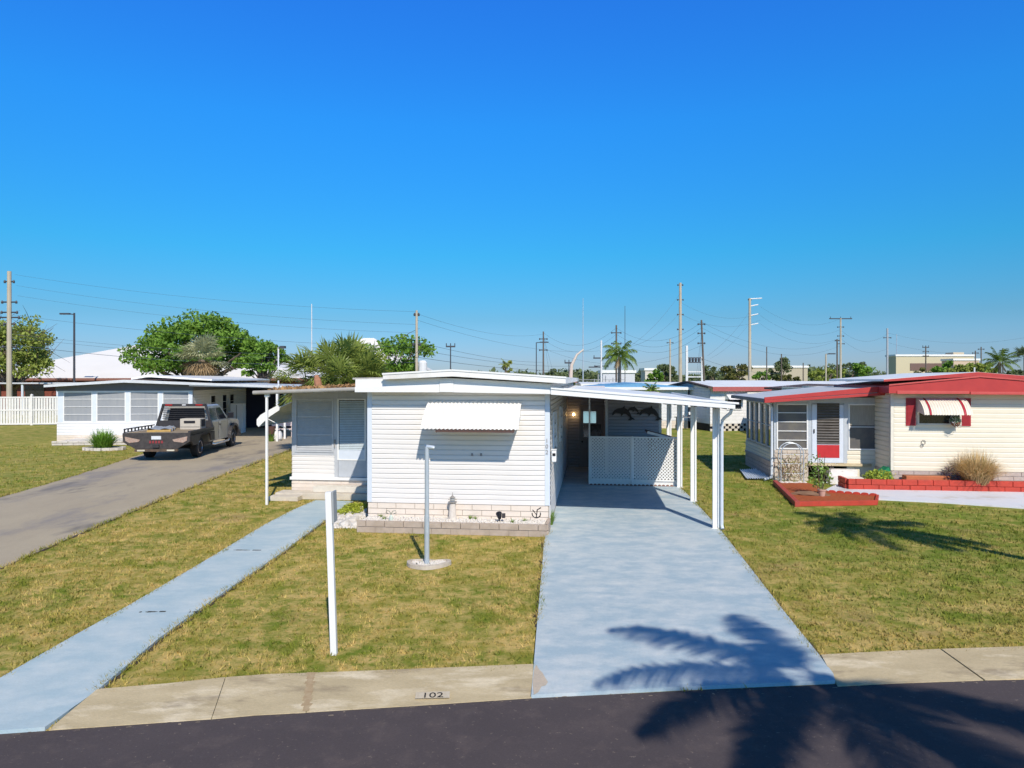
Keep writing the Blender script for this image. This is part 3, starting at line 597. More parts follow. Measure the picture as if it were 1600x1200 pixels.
# side awning over the porch's left windows
sx, sz = F1.P(457, 624, 4.1); ex, ez = F1.P(393, 652, 4.1)
prof = [(px0-.02, 2.62), (px0-.35, 2.49), (px0-.62, 2.37), (px0-.95, 2.22), (px0-1.12, 2.10), (px0-1.19, 1.95), (px0-1.15, 1.86)]
b = MB(); pr2 = [(x_, z_+.02) for x_, z_ in prof]; b.prism(prof+pr2[::-1], 'y', 4.0, 6.6); sa = b.build('side_awning', mat('awning_panel', (.74, .77, .78), .5, (.66, .68, .68), 5), hm)
b = MB(); b.prism([(px0-.56, 2.33), (px0-.86, 2.14), (px0-1.08, 1.95), (px0-1.19, 1.84), (px0-1.25, 1.90), (px0-1.25, 2.05), (px0-1.14, 2.18), (px0-.95, 2.29), (px0-.62, 2.46)], 'y', 3.985, 3.998); b.build('awning_end', white_paint, sa)
b = MB(); b.tube([(px0-1.0, 4.02, 2.1), (px0-.02, 4.02, 1.62)], .012, 6); b.build('awning_arm', white_paint, sa)
# leaf litter on the porch roof
rng = np.random.default_rng(2); n = 2600; X = rng.uniform(rx0+.3, -4.05, n); Y = 2.1+rng.beta(1.2, 1.5, n)*5; Z = 2.885+(X-rx0)*.0485+rng.random(n)*.05; C = np.column_stack([X, Y, Z]); D1 = rng.normal(0, .035, (n, 3)); D2 = rng.normal(0, .035, (n, 3)); D1[:, 2] *= .5
V = np.stack([C-D1, C-D2, C+D1, C+D2], 1).reshape(-1, 3); o = npmesh('leaf_litter', V, np.arange(4*n).reshape(-1, 4), mat('brown_leaf_litter', (.42, .25, .11), .9, (.30, .17, .08), 20, leaf=True)); o.matrix_world = rotz(-6.5, (.79, 15, 0))
tag(o, 'dry orange brown leaves lying on the porch roof of the white mobile home', 'leaf litter', kind='stuff')
# porch steps
st = root('porch_steps', 'low cream block steps below the porch door at the end of the blue path', 'steps', (.79, 15, 0), -6.5)
b = MB(); b.box(px0-.22, -4.25, 2.95, 3.46, .0, .165); b.build('step', mat('step_block', (.66, .60, .50), .85, (.52, .46, .38), 4, bump=.3), st, bevel=.01)
b = MB(); b.box(px0+.75, -4.05, 3.12, 3.462, .17, .325); b.build('step', mat('step_block_pale', (.70, .66, .58), .85, (.6, .55, .47), 4, bump=.3), st, bevel=.01)
b = MB(); b.box(px0-.25, px0+.55, 2.62, 2.93, .0, .12); b.build('paving_block', MATS['step_block'], st, bevel=.01)

# ---- planter at the foot of the front wall
pl = root('brick_planter', 'low block planter filled with white gravel along the front wall of the white mobile home', 'planter', (.79, 15, 0), -6.5)
PYF = -.70; b = MB(); b.bricks(WL+.0, .0, PYF, .0, 2, .125, .40, seed=5, d=.05, jig=.01)
b.T = TR(0.0); b.bricks(PYF, -.03, .0, .0, 2, .125, .35, seed=6, d=.03); b.T = None; b.build('block_wall', block_old, pl)
b = MB(); b.box(WL+.02, -.02, PYF-.04, -.04, 0, .118); b.build('soil', mortar, pl)
def pebbles(name, area, n, z, size, m, seed=1, T=None, parent=None):
    rng = np.random.default_rng(seed); V = []; Fc = []; base = np.array([(1, 0, 0), (-.5, .87, 0), (-.5, -.87, 0), (0, 0, .8), (0, 0, -.8)]); tri = np.array([(0, 1, 3), (1, 2, 3), (2, 0, 3), (1, 0, 4), (2, 1, 4), (0, 2, 4)])
    for i in range(n):
        x, y = area(rng); s = size*rng.uniform(.5, 1.4); a = rng.uniform(0, 6.28); Rm = np.array([(math.cos(a), -math.sin(a), 0), (math.sin(a), math.cos(a), 0), (0, 0, 1)])
        V.append((base*rng.uniform(.7, 1.3, 3)) @ Rm.T*s+np.array((x, y, z+rng.uniform(-.3, .3)*size))); Fc.append(tri+5*i)
    o = npmesh(name, np.concatenate(V), np.concatenate(Fc), m, parent)
    if T is not None: o.matrix_world = T
    return o
b = MB(); b.box(WL+.05, -.05, PYF+.03, -.04, .119, .20); b.build('gravel_bed', gravel_m, pl)
pebbles('gravel', lambda r: (r.uniform(WL+.05, -.06), r.uniform(PYF+.03, -.06)), 2600, .205, .022, mat('white_pebble', (.80, .76, .70), .8, (.62, .58, .53), 40, .2), 3, parent=pl)['kind'] = 'stuff'
# white rocks and green clump by the path
def rock(name, loc, s, m, seed):
    rnd = random.Random(seed); bm = bmesh.new(); bmesh.ops.create_icosphere(bm, subdivisions=2, radius=1)
    ph = [rnd.uniform(0, 6) for _ in range(3)]
    for v in bm.verts: v.co *= (1+.18*math.sin(3*v.co.x+ph[0])+.15*math.sin(4*v.co.y+ph[1])+rnd.uniform(-.07, .07)); v.co = Vector((v.co.x*s[0], v.co.y*s[1], v.co.z*s[2]))
    me = bpy.data.meshes.new(name); bm.to_mesh(me); bm.free(); me.materials.append(m); o = bpy.data.objects.new(name, me); col.objects.link(o); o.location = loc; return o
rk_m = mat('white_rock', (.72, .68, .62), .9, (.50, .46, .41), 9, .3, bump=.5, bscale=40)
rnd = random.Random(11)
for i, (px, py, s) in enumerate(((528, 818, .13), (538, 822, .15), (549, 815, .14), (556, 823, .13), (545, 808, .10), (567, 818, .11), (560, 808, .12), (571, 808, .10), (532, 810, .09), (574, 800, .09), (522, 823, .10), (567, 795, .08))):
    x, y = G(px, py); o = rock('rock', (x, y, s*.2), (s*1.1, s, s*.62), rk_m, i)
    tag(o, ('leftmost large front', 'second front left', 'larger middle', 'front middle', 'small back left', 'front right beside the planter', 'middle back', 'rightmost middle', 'small upper left', 'rightmost back', 'outermost left', 'small top right')[i]+' pale rock in the pile between path and planter', 'rock', 'white rocks piled by the blue path')
o = pebbles('gravel', lambda r: (lambda p: p)(G(r.uniform(522, 572), r.uniform(800, 826))), 1500, .012, .03, MATS['white_pebble'], 8); tag(o, 'loose white gravel spilling between the path and the planter', 'gravel', kind='stuff')
# ================================================================== RED-TRIMMED MOBILE HOME (right)
F2 = Fr(11.2, 20.8, 6.5)
h2 = root('mobile_home', 'cream mobile home with red fascia and enclosed porch behind red garden edging', 'mobile home', (11.2, 20.8, 0), -6.5)
I4 = Matrix.Identity(4); RW = 4.6; Q = lambda px, py, c=0: F2.P(px, py, c)
b = MB(); b.box(.02, RW-.02, .02, 9, .06, 2.9); b.siding(.08, RW-.08, .5, 2.84, 0, e=.142, d=.016); b.T = TL(0); b.siding(-12, -.08, .5, 2.84, 0, e=.142); b.T = TR(RW); b.siding(.08, 12, .5, 2.84, 0, e=.142)
b.build('wall', cream, h2)
for x in (-.018, RW-.075): MB().box(x, x+.093, -.02, .08, .5, 2.84).build('corner_trim', mat('cream_corner', (.80, .76, .64), .5) if 'cream_corner' not in MATS else MATS['cream_corner'], h2, bevel=.006)
b = MB(); b.bricks(.0, RW, .0, .0, 4, .125, .42, seed=13, d=.03); b.box(.01, RW, -.01, .02, 0, .49); b.T = TL(0); b.bricks(-3, 0, 0, 0, 4, .125, .42, seed=12); b.build('skirt', pink_stone, h2)
b = MB(); b.prism([(-.22, 2.78), (RW+.2, 2.76), (RW+.2, 3.02), (2.25, 3.24), (-.22, 2.99)], 'y', -.40, 4.3); fa = b.build('fascia', red, h2, bevel=.006)
b = MB(); b.prism([(-.0, 2.765), (1.95, 2.77), (1.95, 2.845), (-.0, 2.855)], 'y', -.425, -.401); b.prism([(1.99, 2.755), (RW+.2, 2.745), (RW+.2, 2.82), (1.99, 2.83)], 'y', -.43, -.401)
b.prism([(-.22, 3.0), (2.25, 3.245), (RW+.2, 3.03), (RW+.2, 3.07), (2.25, 3.285), (-.22, 3.04)], 'y', -.43, -.401); b.build('fascia_strip', mat('red_strip', (.60, .10, .09), .4), fa, bevel=.003)
b = MB(); b.prism([(-.32, 3.13), (2.25, 3.30), (RW+.3, 3.12), (RW+.3, 3.17), (2.25, 3.40), (-.32, 3.19)], 'y', -.28, 4.5); ro2 = b.build('roof', roof_white, h2)
b = MB(); b.prism([(-.32, 3.12), (2.25, 3.275), (RW+.3, 3.10), (RW+.3, 3.165), (2.25, 3.395), (-.32, 3.18)], 'y', -.30, -.281); b.build('roof_edge_trim', mat('red_edge', (.52, .07, .065), .4), ro2)
# ---- window with shutters and striped awning
x0, z1 = Q(1431, 624); x1, _ = Q(1502, 624); _, z0 = Q(1445, 664)
screen_window(h2, I4, x0+.02, x1-.02, z0, z1, -.018, 0, .05, cream_dim, glassm)
for xa, xb in ((Q(1415, 640)[0], Q(1430, 640)[0]), (Q(1501, 640)[0], Q(1516, 640)[0])):
    b = MB(); b.box(xa, xb, -.04, -.016, z0-.02, z1+.04); z = z0+.03
    while z < z1: b.box(xa+.03, xb-.03, -.052, -.039, z, z+.02); z += .035
    b.build('shutter', mat('shutter_red', (.42, .035, .045), .5) if 'shutter_red' not in MATS else MATS['shutter_red'], h2)
pz = Q(1470, 649, -.55)[1]; prof = [(-.018, z1+.05), (-.10, z1+.03), (-.26, z1-.05), (-.40, z1-.17), (-.50, z1-.30), (-.55, pz)]
awx0, awx1 = x0, Q(1513, 640, -.3)[0]
b = MB()
segs = [(awx0, awx0+.14, 0), (awx0+.15, awx0+.205, 1), (awx0+.205, awx1-.225, 0), (awx1-.225, awx1-.16, 1), (awx1-.16, awx1, 0)]
for a, c, k in segs: b.cur = k; corrugated(b, prof, a, c, .075, .008, .02)
b.build('window_awning', [mat('awning_cream', (.78, .72, .60), .45), mat('awning_red', (.45, .03, .05), .45)], h2, smooth=True)
b = MB()
for xx in (awx0, ): b.add([(xx, y_, z_) for y_, z_ in prof]+[(xx, -.018, pz+.1)], [tuple(range(len(prof)+1))])
b.build('awning_cheek', cream_dim, h2)
# ---- enclosed porch
P2 = 1.15; qx0 = Q(1209, 700, P2)[0]; qx1 = .0
ql = Q(1300, 724, P2)[1]
b = MB(); b.box(qx0+.02, qx1, P2+3.9, P2+3.95, 0, 2.7); b.T = TL(qx0); b.siding(-P2-4, -P2, .5, .95, 0); b.build('porch_wall', cream_dim, h2)
dxa, dxb = Q(1268, 680, P2)[0], Q(1318, 680, P2)[0]; wxa, wxb = Q(1213, 660, P2)[0], Q(1262, 660, P2)[0]; vxa, vxb = Q(1325, 660, P2)[0], Q(1376, 660, P2)[0]
b = MB(); b.siding(dxb+.1, qx1, .56, .98, P2, e=.14); b.box(dxb+.1, qx1, P2+.01, P2+.05, 0, .98); b.build('porch_sill_wall', cream, h2)
# rough stone facing on the left
b = MB(); rnd = random.Random(3); z = .0
while z < .95:
    x = qx0+.02; hh = rnd.uniform(.10, .17)
    while x < dxa-.12:
        wd = rnd.uniform(.14, .30); xe = min(x+wd, dxa-.10); b.box(x, xe-.015, P2-.03-rnd.uniform(0, .03), P2+.03, z, min(z+hh, .97)-.015); x = xe
    z += hh
b.box(qx0+.02, dxa-.1, P2-.005, P2+.02, 0, .97); b.build('stone_facing', mat('cream_stone', (.68, .60, .50), .85, (.50, .42, .36), 6, .2, bump=.5, bscale=30), h2)
b = MB(); b.T = TL(qx0); b.bricks(-P2-4, -P2+.02, .0, 0, 4, .125, .40, seed=4, d=.03); b.box(-P2-4, -P2, -.005, .02, 0, .49); b.box(-P2-4, -P2+.03, -.06, .02, .49, .56); b.build('porch_skirt', pink_stone, h2)
b = MB(); b.box(dxa-.12, Q(1360, 730, P2)[0], P2-.10, P2, .48, .56); b.build('door_sill', concrete, h2)
fm2 = mat('grey_frame', (.52, .56, .60), .45)
T2 = 2.62
for xa, xb in ((qx0, wxa), (wxb, dxa), (dxb, vxa), (vxb, qx1)): MB().box(xa, xb, P2-.02, P2+.06, .56 if xa != qx0 else .1, T2).build('porch_post', fm2, h2)
b = MB(); b.box(qx0, qx1, P2-.018, P2+.05, 2.42, T2-.003); b.build('porch_frame', fm2, h2)
_, wz0 = Q(1240, 705, P2); _, wz1 = Q(1240, 622, P2); wz1 = min(wz1, 2.42); _, vz0 = Q(1350, 705, P2)
screen_window(h2, I4, wxa, wxb, .98, 2.42, P2, 4, .04, white_paint, mat('porch_glass_dim', (.10, .10, .11), .2, (.16, .15, .13), 3))
screen_window(h2, I4, vxa, vxb, .98, 2.42, P2, 1, .04, white_paint, MATS['porch_glass_dim'])
# curtain in the upper right window and low side windows
b = MB(); b.box(vxa+.04, vxb-.04, P2-.0125, P2-.007, 1.75, 2.38); b.build('curtain', mat('curtain_beige', (.42, .38, .30), .9, (.3, .27, .22), 14, stretch=(6, 1, .3)), h2)
n_ = 5
for i in range(n_):
    a0 = -P2-.06-(i+1)*.74; screen_window(h2, TL(qx0), a0, a0+.68, .98, 2.42, 0, 1, .05, fm2, MATS['porch_glass_dim'] if i % 2 else glass_sky)
b = MB(); b.T = TL(qx0); b.box(-P2-3.9, -P2, -.01, .03, 2.42, T2); b.build('porch_header', fm2, h2)
b = MB(); b.box(dxa+.01, dxb-.01, P2-.03, P2+.02, .57, 2.40); d2 = b.build('door', trim, h2)
ga, gb = Q(1276, 680, P2)[0], Q(1311, 680, P2)[0]; _, gt = Q(1290, 630, P2); _, gm_ = Q(1290, 694, P2); _, gb_ = Q(1290, 715, P2)
MB().box(ga, gb, P2-.036, P2-.031, gm_, gt).build('pane', mat('door_dark_glass', (.03, .025, .02), .15, (.09, .08, .07), 3), d2)
b = MB(); z = gm_+.02
while z < gt-.03: b.add([(ga, P2-.06, z), (gb, P2-.06, z), (gb, P2-.04, z+.035), (ga, P2-.04, z+.035)], [(0, 1, 2, 3)]); z += .085
b.build('louvres', mat('louvre_glass', (.10, .09, .085), .12, (.16, .15, .14), 4), d2)
MB().box(ga, gb, P2-.04, P2-.031, gb_, gm_-.02).build('kick_panel', mat('door_red', (.55, .035, .04), .4), d2)
b = MB(); b.box(dxa+.05, dxa+.08, P2-.06, P2-.03, 1.5, 1.62); b.build('handle', black_plastic, d2)
# porch roof
ex0 = Q(1196, 625, .35)[0]; zl2 = Q(1196, 628, .35)[1]
b = MB(); b.prism([(ex0, zl2), (-.23, 2.74), (-.23, 2.93), (ex0, zl2+.10)], 'y', .42, P2+4.4); pr2 = b.build('porch_roof', mat('porch_roof_grey', (.62, .62, .62), .5, (.50, .50, .50), 2), h2)
b = MB(); b.prism([(ex0-.02, zl2-.03), (.12, 2.72), (.12, 2.80), (ex0-.02, zl2+.05)], 'y', .37, .417); b.prism([(ex0-.02, zl2+.053), (-.22, 2.80), (-.22, 2.97), (ex0-.02, zl2+.14)], 'y', .385, .42); b.build('porch_fascia', red, h2, bevel=.004)
b = MB(); b.box(ex0-.04, ex0+.02, .43, P2+4.4, zl2-.02, zl2+.09); b.build('side_gutter', mat('dark_gutter', (.20, .17, .18), .6), h2)
b = MB(); b.tube([(ex0+.06, .50, zl2), (qx0-.07, P2-.05, zl2-.2), (qx0-.07, P2-.05, .28), (qx0-.10, P2-.12, .10), (qx0-.35, P2-.28, .05)], .038, 8); b.build('downspout', trim, h2, smooth=True)
# step
s2 = root('porch_steps', 'white concrete double step below the red panelled porch door', 'steps', (11.2, 20.8, 0), -6.5)
sxa, sxb = Q(1291, 740, .85)[0], Q(1338, 740, .85)[0]
b = MB(); b.box(sxa+.05, sxb, P2-.42, P2-.105, .0, .40); b.build('step', mat('step_white', (.78, .76, .72), .7, (.66, .64, .60), 5), s2, bevel=.015)
b = MB(); b.box(sxa-.05, sxb+.05, P2-.80, P2-.425, .0, .21); b.build('step', MATS['step_white'], s2, bevel=.015)
# hanging basket, ornament
hb = root('hanging_basket', 'hanging basket of white and green flowers beside the striped window awning', 'flower basket', (*F2.w(Q(1493, 660, -.22)[0], -.22), 1.95), -6.5)
def leafball(name, parent, m, n, rad, size, center=(0, 0, 0), seed=1, squash=1., shell=.3):
    rng = np.random.default_rng(seed); D = rng.normal(0, 1, (n, 3)); D /= np.linalg.norm(D, axis=1)[:, None]; Rr = rad*(shell+(1-shell)*rng.random(n)**.5); C = D*Rr[:, None]; C[:, 2] *= squash; C += np.array(center)
    A = rng.normal(0, 1, (n, 3)); A /= np.linalg.norm(A, axis=1)[:, None]; B = np.cross(A, rng.normal(0, 1, (n, 3))); B /= np.linalg.norm(B, axis=1)[:, None]; s = size*rng.uniform(.6, 1.3, n)[:, None]
    V = np.stack([C-A*s, C-B*s*.5, C+A*s, C+B*s*.5], 1).reshape(-1, 3); return npmesh(name, V, np.arange(4*n).reshape(-1, 4), m, parent)
MB().lathe([(.05, -.14), (.12, -.06), (.13, 0)], n=12).build('basket', wood_brown, hb)
leafball('foliage', hb, mat('basket_leaves', (.14, .26, .12), .6, (.3, .36, .28), 20, leaf=True), 200, .15, .03, (0, 0, .03), 3, 1.0); leafball('flowers', hb, flower_white, 130, .17, .02, (0, 0, .0), 5, 1.3, .7)
b = MB(); b.tube([(0, 0, .05), (0, 0, .45)], .004, 5); b.build('hanger', black_plastic, hb)
ox, oz = Q(1441, 694, 0)
orn = root('wall_ornament', 'small silver ring ornament on the cream wall below the striped awning', 'wall ornament', (*F2.w(ox, -.03), oz), -6.5)
b = MB(); b.tube([(.055*math.cos(t)+.02, -.01, .06+.06*math.sin(t)) for t in [i*math.pi/6 for i in range(13)]], .008, 6); b.tube([(.035*math.cos(t)-.02, -.01, -.04+.045*math.sin(t)) for t in [i*math.pi/6 for i in range(13)]], .008, 6); b.build('ring', number_grey, orn)
# ---- red block planters in front
pl2 = root('red_planter', 'long red painted block planter wall in front of the cream mobile home', 'planter', (11.2, 20.8, 0), -6.5)
ya = -.62; xa = F2.g(1341, 772)[0]; zt2 = .34
b = MB(); b.bricks(F2.g(1347, 775)[0], 6.0, ya, 0, 2, .165, .42, seed=15, d=.09, jig=.012); b.box(F2.g(1347, 775)[0]+.02, 6.0, ya-.07, ya+.02, 0, .30); b.T = TL(F2.g(1347, 775)[0]); b.bricks(-.02, .62, .0, 0, 2, .165, .42, seed=16, d=.05); b.T = None
b.build('block_wall', red_block, pl2, bevel=.01)
b = MB(); b.box(F2.g(1347, 775)[0]+.03, 6, ya+.03, -.05, 0, .22); b.build('soil', mat('planter_soil', (.30, .19, .12), .95, (.5, .42, .36), 12, .3, bump=.6), pl2)
b = MB(); cx_, _ = Q(1456, 756, -.3); b.box(cx_-.75, cx_+.45, -.42, -.12, .22, .40); tp = root('planter_box', 'low terracotta coloured planter box against the cream wall', 'planter box', (11.2, 20.8, 0), -6.5); b.build('box', terracotta, tp, bevel=.015); MB().box(cx_-.72, cx_+.42, -.39, -.15, .395, .403).build('soil', mat('dry_soil', (.28, .14, .08), .95), tp)
# plants
gx_, _ = Q(1373, 748, -.3)
gp = root('flowering_plant', 'low yellow green leafy plant at the left end of the red planter', 'plant', (*F2.w(gx_, -.3), .22), -6.5)
leafball('foliage', gp, mat('lime_leaves', (.30, .36, .05), .5, (.16, .26, .04), 10, leaf=True), 700, .42, .045, (0, 0, .12), 7, .5); leafball('flowers', gp, mat('yellow_flowers', (.75, .62, .04), .6), 40, .42, .02, (0.05, -.05, .16), 8, .5, .8)
gq, _ = Q(1389, 745, -.1)
tb = root('plastic_tub', 'green plastic tub leaning against the corner of the cream mobile home', 'tub', (*F2.w(gq-.12, .12), .14), -6.5)
b = MB(); b.T = Matrix.Rotation(R(-38), 4, 'Y'); b.loft([(-.3, -.18, 0), (.3, -.18, 0), (.3, .12, 0), (-.3, .12, 0)], [(-.36, -.22, .26), (.36, -.22, .26), (.36, .16, .26), (-.36, .16, .26)]); b.box(-.38, .38, -.24, .18, .26, .29); b.build('tub', green_plastic, tb, bevel=.012)
# dry ornamental grass
def blades(name, parent, m, n, hgt, spread, wd, seed, droop=.5, r0=.12):
    rng = np.random.default_rng(seed); a = rng.uniform(0, 2*np.pi, n); rr = r0*np.sqrt(rng.random(n)); base = np.column_stack([rr*np.cos(a), rr*np.sin(a), np.zeros(n)])
    th = a+rng.normal(0, .5, n); L = hgt*rng.uniform(.55, 1.1, n); out = spread*rng.random(n)**.8; t = np.array([0, .4, .75, 1.0]); V = []
    side = np.column_stack([-np.sin(th), np.cos(th), np.zeros(n)])*wd/2
    for tt in t:
        p = base+np.column_stack([np.cos(th)*out*tt**1.5, np.sin(th)*out*tt**1.5, L*(tt-droop*out/spread*tt**3*.6)]); s = side*(1-tt*.85); V += [p-s, p+s]
    V = np.stack(V, 1).reshape(-1, 3); q = np.array([(0, 1, 3, 2), (2, 3, 5, 4), (4, 5, 7, 6)]); Fc = (np.arange(n)[:, None, None]*8+q[None]).reshape(-1, 4); return npmesh(name, V, Fc, m, parent)
gx_, _ = Q(1527, 765, -.45)
dg = root('ornamental_grass', 'large dry straw coloured grass clump in the red planter', 'ornamental grass', (*F2.w(gx_, -.42), .18), -6.5)
blades('leaves', dg, dry_grass, 1900, 1.05, .78, .016, 4, .9, .3); blades('green_leaves', dg, mat('olive_blades', (.24, .24, .08), .7, leaf=True), 300, .95, .6, .016, 9, .8, .25)
# dark small shrub in its shade
gx2, _ = Q(1484, 748, -.3); ds = root('shrub', 'small dark twiggy shrub at the left edge of the dry grass clump', 'shrub', (*F2.w(gx2, -.35), .2), -6.5); leafball('foliage', ds, mat('purple_leaves', (.07, .04, .07), .7, leaf=True), 240, .26, .03, (0, 0, .25), 5, 1.1); b = MB(); b.tube([(0, 0, 0), (0, 0, .3)], .012, 5); b.build('stem', bark, ds)
# white front walk
wk = [F2.g(1292, 772), F2.g(1340, 770)]; s = MB(); Wp = [F2.w(*F2.g(1287, 768)), F2.w(F2.g(1345, 766)[0], P2-.3), F2.w(F2.g(1347, 775)[0]+.05, -.66), F2.w(6.2, -.72), F2.w(6.2, -1.35), F2.w(*F2.g(1600, 795)), F2.w(*F2.g(1470, 786)), F2.w(*F2.g(1368, 781))]
slab('path', Wp, .03, mat('white_path_paint', (.62, .66, .72), .7, (.70, .70, .72), 2, .3, c3=(.55, .53, .50), scale3=1.2))
# mulch bed with red edging
mb_ = [G(1213, 757), G(1246, 788), G(1368, 786), G(1371, 778), G(1296, 772), G(1280, 764), G(1262, 758)]
mbd = root('mulch_bed', 'orange red mulch bed with red edging at the corner of the cream mobile home', 'flower bed', (mb_[1][0], mb_[1][1], 0))
o = mbd.location
s = MB(); s.prism([(x-o.x, y-o.y) for x, y in mb_], 'z', -.01, .07); s.build('mulch', mulch, mbd)
def edging(name, A, B, h, th, m, par, scallop=False):
    A = Vector((A[0]-o.x, A[1]-o.y, 0)); B = Vector((B[0]-o.x, B[1]-o.y, 0)); L_ = (B-A).length; e = (B-A).normalized(); ang = math.atan2(e.y, e.x); s = MB(); s.T = Matrix.Translation(A) @ Matrix.Rotation(ang, 4, 'Z')
    if scallop:
        n = int(L_/.2)
        for i in range(n): c = (i+.5)*L_/n; s.prism([(c-L_/n/2+.005, 0), (c+L_/n/2-.005, 0)]+[(c+(L_/n/2-.005)*math.cos(t), h*.75+h*.3*math.sin(t)) for t in [math.pi*k/6 for k in range(7)]], 'y', -th/2, th/2)
    else: s.box(0, L_, -th/2, th/2, 0, h)
    return s.build(name, m, par, bevel=.008)
edging('timber_edging', G(1211, 757), G(1246, 792), .13, .12, mat('red_edging', (.45, .07, .05), .6, (.35, .06, .05), 6), mbd); edging('timber_edging', G(1246, 791), G(1369, 789), .12, .10, red_block, mbd)
edging('scalloped_edging', G(1294, 773), G(1371, 779), .13, .06, red_block, mbd, True); edging('timber_edging', G(1371, 779), G(1369, 789), .11, .07, red_block, mbd)
lg = rock('log', (*G(1266, 778), .1), (.55, .09, .07), mat('driftwood', (.22, .13, .08), .8), 4); lg.rotation_euler = (0, 0, R(-14)); tag(lg, 'dark curved piece of driftwood lying on the red mulch', 'driftwood')
for i, (px, s_) in enumerate(((1222, .07), (1229, .06), (1236, .07), (1243, .06), (1250, .07), (1257, .06))):
    x, y = G(px, 757.5+.4*(i % 2)); r_ = rock('stone', (x, y, .07), (s_*1.3, s_, s_*.7), rk_m, 40+i); tag(r_, ('first', 'second', 'third', 'fourth', 'fifth', 'sixth')[i]+' pale rounded stone from the left in the row under the garden arch', 'stone', 'pale stones under the garden arch')
pot = root('flower_pot', 'small pinkish pot standing by the rose bush on the mulch', 'flower pot', (*G(1284, 779), .05)); MB().lathe([(.07, 0), (.10, .16), (.115, .17), (.115, .20)], n=14).build('pot', mat('pinkish_pot', (.60, .38, .30), .8), pot, smooth=True)
# garden arch with dry vine
ax_, ay_ = G(1238, 757); ga_ = root('garden_arch', 'grey metal arch trellis covered in dry vine in front of the stone porch wall', 'trellis', (ax_, ay_, .03), -6.5)
def archpts(w_, h_, y): return [(-w_, y, 0)]+[(-w_*math.cos(t), y, h_-w_+w_*math.sin(t)) for t in [math.pi*i/12 for i in range(13)]]+[(w_, y, 0)]
for y in (0, .30):
    b = MB(); b.tube(archpts(.33, 1.22, y), .016, 6); b.build('arch_hoop', steel, ga_, smooth=True)
b = MB()
for z in (.3, .6, .88): b.tube([(-.33, 0, z), (.33, 0, z)], .008, 5); b.tube([(-.33, 0, z), (-.33, .3, z)], .008, 5); b.tube([(.33, 0, z), (.33, .3, z)], .008, 5)
b.build('crossbars', steel, ga_)
rng = random.Random(6); b = MB()
for i in range(46):
    x = rng.uniform(-.34, .34); z = rng.uniform(0, .5); p = [(x, rng.uniform(-.03, .2), z)]
    for k in range(5): p.append((p[-1][0]+rng.uniform(-.10, .10), p[-1][1]+rng.uniform(-.04, .04), p[-1][2]+rng.uniform(.02, .14)))
    b.tube(p, .007, 4)
b.build('vine', mat('dry_vine', (.30, .20, .11), .9), ga_); leafball('leaves', ga_, mat('sparse_vine_leaves', (.32, .32, .07), .7, leaf=True), 170, .42, .03, (.1, .1, .5), 9, 1.1, .3)
rb_x, rb_y = G(1282, 778); rbu = root('rose_bush', 'leafy green bush with thin stems growing from the mulch beside the arch', 'bush', (rb_x, rb_y, .05), 0)
leafball('foliage', rbu, mat('rose_leaves', (.20, .32, .06), .5, (.10, .20, .04), 9, leaf=True), 260, .32, .045, (0, 0, .48), 3, 1.1, .25); leafball('upper_foliage', rbu, MATS['rose_leaves'], 70, .22, .035, (-.12, 0, .92), 4, 1.0, .2); leafball('flowers', rbu, flower_white, 50, .42, .022, (.12, -.1, .65), 14, 1., .6)
b = MB(); rng = random.Random(8)
for i in range(9): a = rng.uniform(0, 6.28); b.tube([(0, 0, 0), (.12*math.cos(a), .12*math.sin(a), .4), (.32*math.cos(a), .32*math.sin(a), rng.uniform(.7, 1.2))], .008, 5)
b.build('stem', bark, rbu)
# corrugated panel lying in the grass by the porch
A = [G(1156, 735, .03), G(1166, 749, .03), G(1203, 749, .03), G(1190, 733, .03)]
cp = MB(); nn = 60; vs = []
for j in (0, 1):
    P0 = Vector((*A[0], 0)).lerp(Vector((*A[1], 0)), j); P1 = Vector((*A[3], 0)).lerp(Vector((*A[2], 0)), j)
    for i in range(nn+1): q = P0.lerp(P1, i/nn); vs.append((q.x, q.y, .06+.02*math.sin(i/nn*math.pi*20)))
cp.add(vs, [(i, i+1, nn+2+i, nn+1+i) for i in range(nn)]); tag(cp.build('corrugated_panel', mat('blue_white_panel', (.55, .62, .72), .4, (.66, .70, .76), 5)), 'loose corrugated white metal sheet lying on the grass beside the porch', 'metal sheet')

# ================================================================== items under and around the white home
def sil(poly, s, ox, oz, flip=False): return [((-x if flip else x)*s+ox, z*s+oz) for x, z in poly]
dol = [(-1.0, -.30), (-.93, -.02), (-.70, .22), (-.45, .34), (-.15, .38), (.0, .40), (.16, .62), (.20, .38), (.42, .26), (.62, .02), (.74, -.22), (.82, -.45), (1.02, -.58), (1.12, -.72), (.86, -.66), (.72, -.78), (.46, -.74), (.64, -.56), (.62, -.40), (.48, -.32), (.30, -.18), (.08, -.12), (-.02, -.26), (-.16, -.40), (-.16, -.16), (-.36, -.10), (-.58, -.08), (-.72, -.12), (-.84, -.26)]
def dolphin(px, py, s, lab):
    x, z = F1.P(px, py, SY-.05); r = root('dolphin_decoration', lab, 'wall decoration', (*F1.w(x, SY-.05), z), -6.5, 'dark dolphin shapes on the carport wall')
    m = MB(); m.prism(sil(dol, s, 0, 0), 'y', -.02, .02); m.build('body', black_steel, r, bevel=.004); return r
dolphin(973, 644, .36, 'left large dark dolphin shape on the wall above the lattice screen'); dolphin(1016, 644, .36, 'right large dark dolphin shape on the wall above the lattice screen'); dolphin(990, 640, .20, 'small dark dolphin shape between the two large ones')
